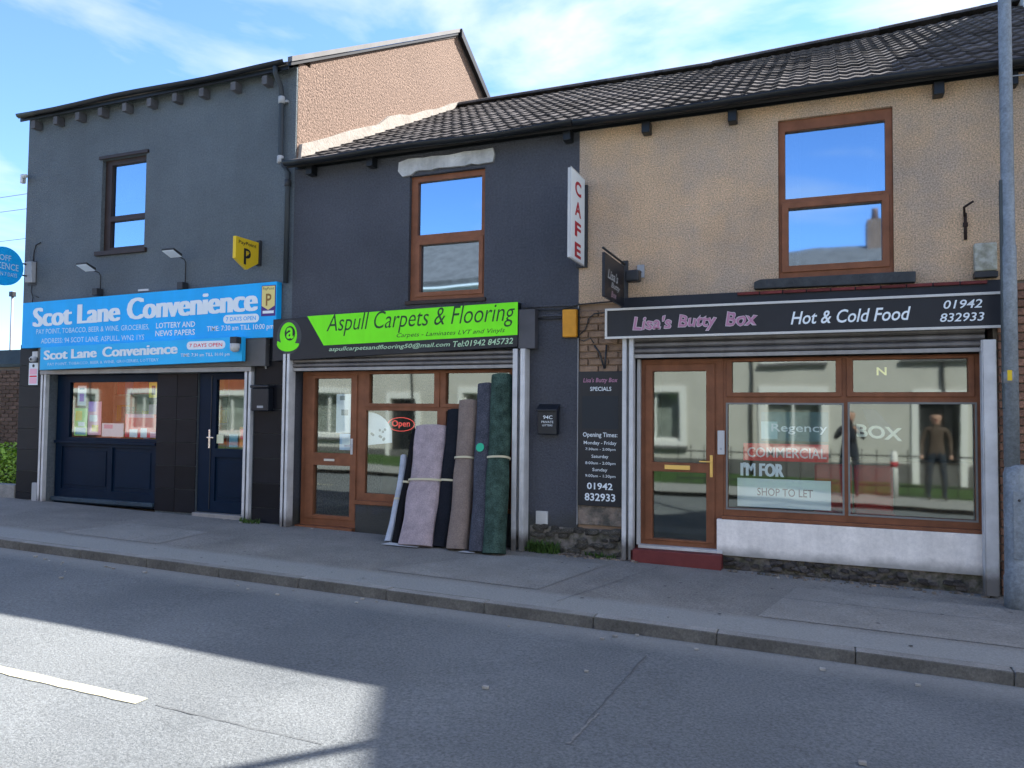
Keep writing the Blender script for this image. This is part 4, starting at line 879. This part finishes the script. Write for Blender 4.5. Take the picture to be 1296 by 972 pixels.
# black sign
fs = thing('cafe_fascia_sign', "long black fascia in a silver frame reading Lisa's Butty Box, Hot & Cold Food", 'shop sign', (0, -.12, 2.45))
box('board', -2.19, 1.52, -.145, -.052, 2.44, 2.745, blk_m, fs, .003)
tr = A('silver_trim', (.5, .5, .49), .4, metal=.3, var=.1)
boxes('trim', [(-2.20, 1.53, -.16, -.146, 2.735, 2.76), (-2.20, 1.53, -.16, -.146, 2.43, 2.455), (-2.20, -2.175, -.16, -.146, 2.4555, 2.7345), (1.505, 1.53, -.16, -.146, 2.4555, 2.7345)], tr, fs, .002)
y = -.1465
for s, a, b, dz, hh in (("Lisa's", -1.90, -1.48, 0, .15), ('Butty', -1.42, -1.02, 0, .15), ('Box', -.94, -.62, .01, .15)):
    text(s, (a, b, 2.515+dz-(.025 if s == 'Butty' else 0), 2.515+dz+hh), y, A('white_edge', (.50, .42, .48), .5), fs, shear=.15, bold=.045, wob=.006, res=3)
    text(s, (a+.008, b-.008, 2.522+dz-(.023 if s == 'Butty' else 0), 2.508+dz+hh), y-.0012, pinklet_m, fs, shear=.15, bold=.012, wob=.006, res=3)
text('Hot & Cold Food', (-.31, .75, 2.525, 2.655), y, wlet_m, fs, shear=.25, bold=.012, skew=.008)
text('01942', (1.02, 1.33, 2.62, 2.70), y, wlet_m, fs, shear=.2, bold=.01); text('832933', (.99, 1.345, 2.50, 2.58), y, wlet_m, fs, shear=.2, bold=.01)
# menu board
mb = thing('menu_board', 'tall narrow black board with specials, opening times and phone number', 'sign', (-2.28, -.02, 1.3))
box('board', -2.535, -2.03, -.022, -.002, .615, 2.09, blk_m, mb, .003); box('chalk_area', -2.49, -2.08, -.0245, -.0225, 1.46, 1.82, A('chalk_navy', (.004, .012, .024), .4), mb, 0); y = -.0235
text("Lisa's Butty Box", (-2.48, -2.09, 1.955, 2.02), y, pinklet_m, mb, shear=.2, bold=.012, res=2)
for s, a, b, z0, z1, bo in (('SPECIALS', -2.40, -2.16, 1.875, 1.92, .01), ('Opening Times:', -2.48, -2.09, 1.355, 1.42, .01), ('Monday - Friday', -2.47, -2.10, 1.275, 1.325, .006), ('7:30am - 2:00pm', -2.45, -2.11, 1.215, 1.25, .004),
    ('Saturday', -2.38, -2.19, 1.13, 1.175, .006), ('8:00am - 2:00pm', -2.45, -2.11, 1.06, 1.10, .004), ('Sunday', -2.37, -2.20, .985, 1.03, .006), ('9:00am - 1:30pm', -2.45, -2.11, .92, .96, .004), ('01942', -2.43, -2.14, .795, .87, .02), ('832933', -2.455, -2.11, .67, .755, .02)):
    text(s, (a, b, z0, z1), y, wlet_m, mb, bold=bo, res=2)
t = thing('wall_bracket', 'rusty V shaped iron bracket on the pier above the menu board', 'bracket', (-2.27, -.02, 2.3))
tube('iron_arm', [(-2.36, -.01, 2.38), (-2.30, -.02, 2.30), (-2.24, -.02, 2.12)], .010, dgrey_m, t, 6); tube('iron_arm', [(-2.22, -.01, 2.38), (-2.235, -.02, 2.12)], .010, dgrey_m, t, 6)
t = thing('wall_cables', 'black cables running along the wall from the green sign to the black fascia', 'cable', (-2.4, -.02, 2.75))
tube('cable_run', [(-3.05, -.02, 2.80), (-2.75, -.02, 2.79), (-2.55, -.02, 2.84), (-2.05, -.02, 2.86)], .008, dgrey_m, t, 6)
tube('cable_run', [(-3.05, -.02, 2.70), (-2.74, -.02, 2.69)], .010, dgrey_m, t, 6)
tube('cable_run', [(-2.53, -.02, 2.50), (-2.46, -.02, 2.56), (-2.42, -.02, 2.68), (-2.36, -.02, 2.73), (-2.2, -.02, 2.74)], .006, dgrey_m, t, 6)
tube('cable_run', [(-2.53, -.02, 2.45), (-2.48, -.02, 2.43), (-2.40, -.02, 2.46), (-2.36, -.02, 2.40)], .006, dgrey_m, t, 6)
t = thing('wall_bracket', 'rusty iron hook bracket high on the tan wall beside the lamp post', 'bracket', (1.22, -.03, 3.4))
tube('iron_arm', [(1.225, -.012, 3.28), (1.225, -.012, 3.53)], .014, A('rust', (.03, .018, .015), .9), t, 8); tube('iron_arm', [(1.22, -.012, 3.50), (1.20, -.12, 3.56), (1.27, -.16, 3.60)], .011, MATS['rust'], t, 8); box('fixing', 1.205, 1.245, -.03, -.001, 3.40, 3.44, MATS['rust'], t)
t = thing('alarm_box', 'weathered off white alarm box low on the tan wall beside the lamp post', 'alarm box', (1.37, -.05, 3.07))
box('case', 1.285, 1.465, -.09, -.002, 2.965, 3.225, A('weathered_white', (.42, .42, .37), .7, var=.3, vscale=12, col2=(.28, .28, .22)), t, .012); box('dark_base', 1.28, 1.47, -.095, -.002, 2.905, 2.96, dgrey_m, t, .006)
# window boards of the right shop
t = thing('estate_agent_board', 'red and dark window board with the words Regency and COMMERCIAL', 'sign', (-.5, .25, 1.3))
box('upper_panel', -.62, .03, .25, .26, 1.36, 1.66, A('board_teal', (.05, .12, .14), .4, var=.5, vscale=4), t, 0); box('red_panel', -.80, .03, .25, .26, 1.15, 1.33, A('board_red', (.75, .05, .05), .4), t, 0)
box('pale_panel', -.62, -.46, .246, .249, 1.38, 1.56, A('board_paleteal', (.3, .5, .52), .4), t, 0)
text('Regency', (-.52, .02, 1.43, 1.54), .2445, wlet_m, t, bold=.01); text('COMMERCIAL', (-.76, .01, 1.185, 1.29), .2465, A('pale_red', (.9, .66, .62), .5), t, bold=.012)
t = thing('window_lettering', "white lettering reading I'M FOR low on the left pane", 'lettering', (-.6, .2, 1.08)); text("I'M FOR", (-.82, -.40, .99, 1.13), .2, wlet_m, t, bold=.02, fat=.006)
t = thing('to_let_board', 'white board reading SHOP TO LET standing inside the left pane', 'sign', (-.4, .22, .8))
box('board', -.86, .05, .225, .24, .67, .965, A('board_white', (.78, .83, .81), .5), t, 0); text('SHOP TO LET', (-.66, -.12, .79, .87), .2235, A('grey_print', (.28, .2, .2), .5), t, bold=.006)
t = thing('window_lettering', 'yellow letter N glowing in the upper right transom pane', 'lettering', (.5, .22, 2.1)); text('N', (.475, .565, 2.03, 2.11), .21, A('yellow_print', (.8, .75, .3), .5, emit=.03), t, bold=.02)
t = thing('window_lettering', 'white cut out word BOX on a dark backing in the right pane', 'lettering', (.45, .22, 1.5))
pris('backing', [(.34, .24, 1.70), (.46, .24, 1.70), (.66, .24, 1.45), (.44, .24, 1.43)], (0, .006, 0), A('deep_navy', (.008, .02, .05), .4), t)
text('BOX', (.29, .70, 1.40, 1.53), .234, A('pale_yellow', (.75, .76, .62), .5), t, bold=.03, skew=-.04)
box('shop_counter', -.3, 3.4, 2.0, 2.6, .15, 1.1, A('counter_wood', (.25, .18, .12), .6, var=.2), None, .01); tag(bpy.data.objects['shop_counter'], 'wooden serving counter deep inside the sandwich shop', 'counter')

# ================================================================== lamp post
lp = thing('lamp_post', 'galvanised grey street lamp post with a wide base at the right edge', 'lamp post', (1.50, -.41, g(1.5)))
zb = g(1.5)
lathe('base', (1.515, -.41, zb-.02), [(.10, 0), (.10, .28), (.092, .30), (.092, 1.16), (.080, 1.21), (.060, 1.24)], post_m, lp, 28)
lathe('column', (1.490, -.41, zb+1.20), [(.060, 0), (.060, 1.9), (.053, 1.95), (.050, 4.2), (.045, 6.4)], post_m, lp, 24)
box('access_door', 1.475, 1.565, -.508, -.500, zb+.42, zb+1.0, post_m, lp, .004); disc('door_lock', (1.52, -.509, zb+.92), .012, (1, 0, 0), dgrey_m, lp, 10)
lathe('yellow_band', (1.485, -.41, zb+1.92), [(.0615, 0), (.0615, .10)], A('clear_band', (.25, .26, .27), .5), lp, 24); quadplate('number_sticker', [(1.455, 1.94), (1.49, 1.94), (1.49, 2.03), (1.455, 2.03)], yel_m, lp, -.4725, .001)
tube('outreach_arm', [(1.49, -.41, 7.55), (1.49, -.45, 7.8), (1.49, -.8, 8.0), (1.49, -1.4, 8.05)], .03, post_m, lp, 12); bm = bmesh.new()
pris('lantern', [(1.38, -1.35, 8.02), (1.38, -1.35, 8.12), (1.38, -1.9, 8.10), (1.38, -1.95, 8.02)], (.22, 0, 0), dgrey_m, lp, .01)
boxes('cable_cover', [(1.425, 1.45, -.44, -.40, 1.7, 3.7)], A('pipe_dark', (.06, .075, .08), .6, var=.2), lp, .004)
t = thing('overhead_cable', 'thin cable crossing the roof from the lamp post to the right', 'cable', (1.6, -.4, 4.8)); tube('cable_run', [(1.49, -.41, 4.62), (2.6, -.1, 4.70), (4.0, -.02, 4.72)], .006, grey_m, t, 5)

# chimney on the right
t = thing('chimney', 'pale chimney stack on the ridge at the top right corner', 'chimney', (2.9, RY, 7.5)); 
box('stack', 2.66, 3.3, RY-.3, RY+.3, 7.3, 8.4, sgrey_m, t, .01); box('cap', 2.60, 3.36, RY-.36, RY+.36, 8.4, 8.5, lead_m, t, .01)
for x in (2.82, 3.14): lathe('pot', (x, RY, 8.5), [(.11, 0), (.10, .3), (.12, .32), (.12, .36)], rbrick_m, t, 14)

# weeds, moss and crumbs at the foot of the walls
def tuft(x, y, r, n, h, lab, m=weed_m, par=None):
    bm = bmesh.new()
    for _ in range(n):
        a = random.uniform(0, 6.28); rr = r*random.random()**.5; bx_, by_ = x+rr*math.cos(a)*1.4, y-abs(rr*math.sin(a))*.6; hh = h*random.uniform(.3, 1); d = random.uniform(0, 6.28); w_ = random.uniform(.006, .014)
        p0 = Vector((bx_, by_, g(bx_))); tip = p0+Vector((math.cos(d)*hh*.5, math.sin(d)*hh*.5-.01, hh)); s_ = Vector((-math.sin(d), math.cos(d), 0))*w_; mid = p0.lerp(tip, .5)+Vector((0, 0, hh*.1))
        vs = [bm.verts.new(q) for q in (p0-s_*.3, p0+s_*.3, mid+s_, tip, mid-s_)]; bm.faces.new(vs)
    o = fin('weed_tuft', bm, m); tag(o, lab, 'weeds'); return o
tuft(-2.93, -.06, .16, 170, .16, 'green weed tuft at the foot of the charcoal pier')
tuft(-2.25, -.05, .14, 60, .08, 'sparse weeds among crumbs below the menu board')
tuft(-7.0, -.08, .12, 60, .08, 'small weeds at the foot of the steel guide by the navy door')
cr_ = bmesh.new()
for _ in range(160):
    x = random.choice([random.gauss(-2.45, .22), random.uniform(-1.0, 1.4)]); y = -.06-abs(random.gauss(0, .05)); s = random.uniform(.005, .02)
    abox(cr_, x-s, x+s, y-s, y+s, g(x), g(x)+s)
o = fin('mortar_crumbs', cr_, crumb_m); o['kind'] = 'stuff'

# ================================================================== far left: brick wall, hedge, pole, wires
bw = thing('brick_wall', 'tall old brown brick wall with a dark coping beyond the left end of the shops', 'wall', (-16, 2.1, g(-16)))
box('wall_core', -30, -11.9, 2.03, 2.3, -.1, 2.44, mort_m, bw, 0); dbm = boxmesh('brick', .212, .05, .063, dbrick_m, .005)
bricks(bw, -15.75, -13.85, .30, 2.44, 1.99, dbm)
bm = bmesh.new(); r_ = 0; z = .30
while z < 2.40:
    x = -24+(.11 if r_ % 2 else 0)
    while x < -15.97: abox(bm, x+.006, x+.218, 1.99, 2.04, z+.007, z+.070); x += .225
    z += .077; r_ += 1
o = fin('brickwork', bm, dbrick_m, bw); o['kind'] = 'stuff'
pris('coping', [(-30, 1.95, 2.44), (-30, 1.95, 2.50), (-30, 2.2, 2.80), (-30, 2.4, 2.44)], (18.1, 0, 0), A('slate_coping', (.035, .05, .05), .7, var=.3), bw)
vb = struct(sheet('grass_verge', -30, -11.7, .05, 1.98, .03, grass_m, nx=30)); 
t = thing('low_wall', 'low grey kerb wall in front of the hedge at the far left', 'wall', (-14, .1, g(-14))); boxes('stone_block', [(-30, -11.64, -.02, .16, g(-14)-.1, g(-14)+.16)], kerb_m, t)
bm = bmesh.new()
for _ in range(9000):
    x = random.uniform(-20, -11.7); y = 1.05+random.gauss(0, .28); z = .25+.72*random.random()**.8+.06*math.sin(x*5)
    a = random.uniform(0, 6.28); e = random.uniform(-1, 1); s = random.uniform(.025, .05); d = Vector((math.cos(a), math.sin(a), e)).normalized(); q = d.orthogonal().normalized()
    C = Vector((x, y, z)); bm.faces.new([bm.verts.new(C+v) for v in (-d*s, q*s*.5, d*s, -q*s*.5)])
o = fin('hedge', bm, leaf_m, recalc=False); tag(o, 'low bright green hedge in front of the old brick wall', 'hedge')
t = thing('flag_pole', 'thin grey pole rising behind the brick wall at the far left', 'pole', (-17.5, 4, 0)); tube('pole', [(-17.66, 4, 0), (-17.66, 4, 4.3)], .028, grey_m, t, 8); box('pole_cap', -17.72, -17.60, 3.95, 4.05, 4.26, 4.38, dgrey_m, t, .01)
t = thing('overhead_cable', 'three thin wires crossing the sky left of the grey shop', 'cable', (-25, 8, 8))
for z0, z1 in ((8.55, 8.65), (8.05, 8.2), (7.1, 7.2)): tube('cable_run', [(-60, 8.5, z1), (-34, 8.5, z1-.15), (-20, 8.5, z0)], .009, A('wire', (.12, .12, .14), .6), t, 5)
t = thing('telegraph_pole', 'wooden telegraph pole hidden behind the grey shop', 'pole', (-20, 8.5, 0)); tube('pole', [(-20, 8.5, 0), (-20, 8.5, 8.8)], .12, dbrown_m, t, 12, .09)

# ================================================================== added set-back house, assumed and out of view, shaped to shade the road
th = thing('assumed_gabled_house', 'assumed tall red brick house, unseen beyond the right end, street gable shaped to shade the road', 'house', (9.2, 9, g(9)))
pris('wall', [(3.95, 5, -.3), (13.45, 5, -.3), (13.45, 5, 10.35), (8.70, 5, 14.75), (3.95, 5, 10.35)], (0, 9, 0), rbrick_m, th)
pris('roof', [(3.85, 4.8, 10.22), (8.70, 4.8, 14.71), (13.55, 4.8, 10.22), (13.55, 4.8, 10.36), (8.70, 4.8, 14.86), (3.85, 4.8, 10.36)], (0, 9.4, 0), rtile_m, th)
for zz in (1, 4.5, 8):
    for xx in (5.2, 7.8, 10.4): f_ = wallholes('window', xx, xx+1.2, zz, zz+1.8, [(xx+.08, xx+1.12, zz+.08, zz+1.72)], 4.9, 5.02, owh_m, th); panes(f_, [(xx+.08, xx+1.12, zz+.08, zz+1.72)], 4.95, GLASSU)

# ================================================================== the other side of the street (seen in the glass)
lawn = struct(sheet('front_lawn', -60, 40, -13.3, -9.4, -.02, grass_m, nx=40))
def terrace(name, lab, x0, x1, y, eave, ridge, wallm, wins, doors, chim, trim=owh_m):
    t = thing(name, lab, 'house', ((x0+x1)/2, y-4, g((x0+x1)/2)))
    holes = [w_ for w_ in wins]
    # walls face +y
    wallholes('front_wall', x0, x1, -.1, eave, holes+[d_ for d_ in doors], y-.3, y, wallm, t)
    boxes('other_walls', [(x0, x0+.3, y-8, y-.3, -.1, eave), (x1-.3, x1, y-8, y-.3, -.1, eave), (x0, x1, y-8.3, y-8, -.1, eave), (x0, x1, y-8, y-.3, eave-.1, eave-.02)], wallm, t, 0)
    pris('roof', [(x0-.1, y+.25, eave-.05), (x0-.1, y-4, ridge), (x0-.1, y-8.5, eave-.05), (x0-.1, y-8.5, eave-.2), (x0-.1, y-4, ridge-.15), (x0-.1, y+.22, eave-.2)][::-1], (x1-x0+.2, 0, 0), rtile_m, t)
    box('eave_fascia', x0, x1, y+.01, y+.2, eave-.28, eave-.21, trim, t, 0)
    for (a, b, c, d) in wins:
        wallholes('window_surround', a-.18, b+.18, c-.16, d+.18, [(a, b, c, d)], y+.001, y+.04, trim, t); f_ = wallholes('window', a, b, c, d, [(a+.06, (a+b)/2-.03, c+.06, d-.06), ((a+b)/2+.03, b-.06, c+.06, d-.06)], y-.15, y-.08, owh_m, t)
        panes(f_, [(a+.06, (a+b)/2-.03, c+.06, d-.06), ((a+b)/2+.03, b-.06, c+.06, d-.06)], y-.12)
        box('net_curtain', a, b, y-.32, y-.31, c, d, A('curtain', (.4, .4, .38), .9, var=.3, vscale=3), t, 0)
    for (a, b, c, d) in doors:
        wallholes('door_surround', a-.16, b+.16, -.1, d+.2, [(a, b, -1, d)], y+.001, y+.05, trim, t); box('door', a, b, y-.2, y-.14, .0, d, A('door_black', (.02, .022, .025), .4), t)
    for px_ in [x0+.5+k*4.6 for k in range(int((x1-x0)/4.6)+1)]: tube('downpipe', [(px_, y+.06, eave-.1), (px_, y+.06, .05)], .035, dgrey_m, t, 8)
    for (a, b, c, d) in wins: box('window_sill', a-.22, b+.22, y+.041, y+.12, c-.2, c-.12, lead_m, t, 0)
    box('plinth', x0, x1, y+.002, y+.03, -.05, .45, A('dark_plinth', (.12, .12, .12), .9, var=.2), t, 0)
    for cx in chim:
        c_ = box('chimney', cx-.4, cx+.4, y-4.35, y-3.65, ridge-.3, ridge+.75, dbrick_m, t)
        for q in (-.18, .18): lathe('chimney_pot', (cx+q, y-4, ridge+.75), [(.11, 0), (.09, .35), (.11, .38)], brick_m, c_, 12)
    return t
terrace('tall_grey_house', 'taller grey rendered house between the brick house and the low grey terrace across the street', -17.5, -7.0, -13.4, 5.9, 8.4, sgrey_m,
        [(-16.4, -15.0, .9, 2.3), (-10.6, -9.2, .9, 2.3), (-12.9, -11.6, 3.7, 4.9), (-9.3, -8.2, 3.7, 4.9)], [(-13.2, -12.3, -.1, 2.1)], [-16])
terrace('grey_terrace', 'grey rendered terrace with white window surrounds across the street', -6.95, 12, -13.4, 4.95, 6.9, sgrey_m,
        [(-5.2, -3.8, .9, 2.3), (-5.1, -3.9, 3.3, 4.4), (-1.5, -.1, .75, 2.25), (-1.45, -.15, 3.2, 4.3), (4.9, 6.3, .9, 2.3), (4.9, 6.2, 3.2, 4.4), (2.0, 3.2, 3.25, 4.35)], [(2.2, 3.1, -.1, 2.15), (7.6, 8.5, -.1, 2.1)], [-2.6, 1.6, 7])
terrace('red_brick_terrace', 'red brick house across the street from the convenience shop', -32, -17.6, -13.4, 5.0, 7.4, rbrick_m,
        [(-28, -26.6, .9, 2.3), (-28, -26.6, 3.2, 4.4), (-24.8, -23.5, .9, 2.3), (-22.8, -21.6, 3.2, 4.4), (-20.5, -19.2, .9, 2.2), (-31, -30, 3.2, 4.4)], [(-18.8, -17.9, -.1, 2.1)], [-22])
t = thing('garden_railing', 'black iron railing round the front lawn across the street', 'railing', (2, -9.6, 0))
boxes('rail', [(-3.2, 9, -9.62, -9.58, .80, .83), (-3.2, 9, -9.62, -9.58, .18, .21)], dgrey_m, t, 0); boxes('bar', [(x*.3-3.2, x*.3-3.18, -9.61, -9.59, 0, .95) for x in range(41)], dgrey_m, t, 0)
t = thing('bollard', 'white bollard on the opposite pavement', 'bollard', (1.3, -9.0, 0)); lathe('post', (1.3, -9.0, 0), [(.07, 0), (.07, .85), (.05, .92), (.01, .94)], owh_m, t, 16); lathe('band', (1.3, -9.0, .6), [(.072, 0), (.072, .12)], red_m, t, 16)
t = thing('bench_seat', 'red padded cafe bench inside behind the right hand window', 'bench', (.6, 1.2, .15))
red = A('red_vinyl', (.7, .04, .04), .4, var=.15, vscale=5)
for k in range(2): x = -.12+.42*k; box('backrest', x, x+.40, 1.35, 1.45, .55, 1.08, red, t, .03)
for k in range(2): x = -.12+.42*k; box('seat', x, x+.40, .95, 1.34, .48, .58, red, t, .03)
box('plinth', -.12, .70, 1.0, 1.4, .15, .478, MATS['interior_wall'], t, .01)
# people reflected in the glass
def person(x, y, face, coat, trou, lab, arms='phone'):
    zb_ = g(x); t = thing('person', lab, 'person', (x, y, zb_)); f = face
    J = {'pel': (0, 0, .95), 'wst': (0, 0, 1.1), 'chs': (0, .02*f, 1.32), 'nck': (0, .02*f, 1.48), 'hd0': (0, .03*f, 1.57), 'hd1': (0, .035*f, 1.66), 'hd2': (0, .02*f, 1.73),
         'shl': (-.165, .01*f, 1.40), 'shr': (.165, .01*f, 1.40), 'ell': (-.27, .06*f, 1.16), 'elr': (.27, .06*f, 1.16), 'wrl': (-.10, .30*f, 1.36), 'wrr': (.10, .30*f, 1.36), 'hal': (-.06, .34*f, 1.43), 'har': (.06, .34*f, 1.43),
         'hpl': (-.10, 0, .90), 'hpr': (.10, 0, .90), 'knl': (-.13, .03*f, .50), 'knr': (.12, .02*f, .50), 'anl': (-.14, -.01*f, .09), 'anr': (.13, -.01*f, .09), 'tol': (-.15, .15*f, .04), 'tor': (.14, .15*f, .04)}
    if arms == 'down':
        J.update({'ell': (-.25, -.02*f, 1.15), 'elr': (.25, -.02*f, 1.15), 'wrl': (-.26, .06*f, .90), 'wrr': (.26, .06*f, .90), 'hal': (-.26, .09*f, .80), 'har': (.26, .09*f, .80)})
    RR = {'pel': .15, 'wst': .135, 'chs': .14, 'nck': .055, 'hd0': .095, 'hd1': .128, 'hd2': .11, 'shl': .06, 'shr': .06, 'ell': .048, 'elr': .048, 'wrl': .032, 'wrr': .032, 'hal': .035, 'har': .035, 'hpl': .095, 'hpr': .095, 'knl': .065, 'knr': .065, 'anl': .042, 'anr': .042, 'tol': .035, 'tor': .035}
    E_ = [('pel', 'wst'), ('wst', 'chs'), ('chs', 'nck'), ('nck', 'hd0'), ('hd0', 'hd1'), ('hd1', 'hd2'), ('chs', 'shl'), ('chs', 'shr'), ('shl', 'ell'), ('shr', 'elr'), ('ell', 'wrl'), ('elr', 'wrr'), ('wrl', 'hal'), ('wrr', 'har'),
          ('pel', 'hpl'), ('pel', 'hpr'), ('hpl', 'knl'), ('hpr', 'knr'), ('knl', 'anl'), ('knr', 'anr'), ('anl', 'tol'), ('anr', 'tor')]
    ks = list(J); me = bpy.data.meshes.new('body'); me.from_pydata([Vector(J[k])+Vector((x, y, zb_)) for k in ks], [(ks.index(a), ks.index(b)) for a, b in E_], [])
    o = link('body', me, None, t); mo = o.modifiers.new('skin', 'SKIN')
    for i, k in enumerate(ks): me.skin_vertices[0].data[i].radius = (RR[k], RR[k]*(.75 if k in ('pel', 'wst', 'chs') else 1)); me.skin_vertices[0].data[i].use_root = (k == 'pel')
    s_ = o.modifiers.new('sub', 'SUBSURF'); s_.levels = 2; s_.render_levels = 2
    dg = bpy.context.evaluated_depsgraph_get(); m2 = bpy.data.meshes.new_from_object(o.evaluated_get(dg)); o.modifiers.clear(); o.data = m2
    skin = A('skin', (.50, .30, .22), .6); shoe = A('shoe', (.02, .02, .02), .5); hair = A('hair', (.06, .04, .03), .7)
    for mm in (skin, coat, trou, shoe, hair): m2.materials.append(mm)
    for p_ in m2.polygons:
        c = p_.center-Vector((x, y, zb_)); p_.use_smooth = True; hand = (arms == 'phone' and c.y*f > .26 and c.z > 1.2) or (arms == 'down' and abs(c.x) > .2 and c.z < .9 and c.z > .7)
        p_.material_index = 0 if hand else 4 if (c.z > 1.70 or (c.z > 1.56 and c.y*f < -.01)) else 0 if c.z > 1.50 else 1 if c.z > .92 else 3 if c.z < .08 else 2
    for q in (-.035, .035): disc('eye', (x+q, y+f*.135, zb_+1.66), .010, (-f, 0, 0), shoe, t, 8)
    bm = bmesh.new(); atube(bm, [(x, y+f*.11, zb_+1.66), (x, y+f*.155, zb_+1.62)], .010, 6, True, .016); fin('nose', bm, skin, t); box('mouth', x-.025, x+.025, min(y+f*.125, y+f*.135), max(y+f*.125, y+f*.135), zb_+1.575, zb_+1.583, red_m, t, 0)
    if arms == 'phone': box('phone', x-.045, x+.045, min(y+f*.35, y+f*.36), max(y+f*.35, y+f*.36), zb_+1.42, zb_+1.56, blk_m, t, .004)
    else: pass
    return t
person(.45, -8.75, 1, A('navy_coat', (.015, .02, .035), .8), A('dark_trousers', (.02, .03, .045), .8), 'person in a navy coat holding up a phone on the opposite pavement')
person(2.05, -9.0, 1, A('brown_coat', (.09, .065, .05), .8), A('dark_trousers', (.02, .03, .045), .8), 'person in a brown coat standing by the railing across the street', 'down')
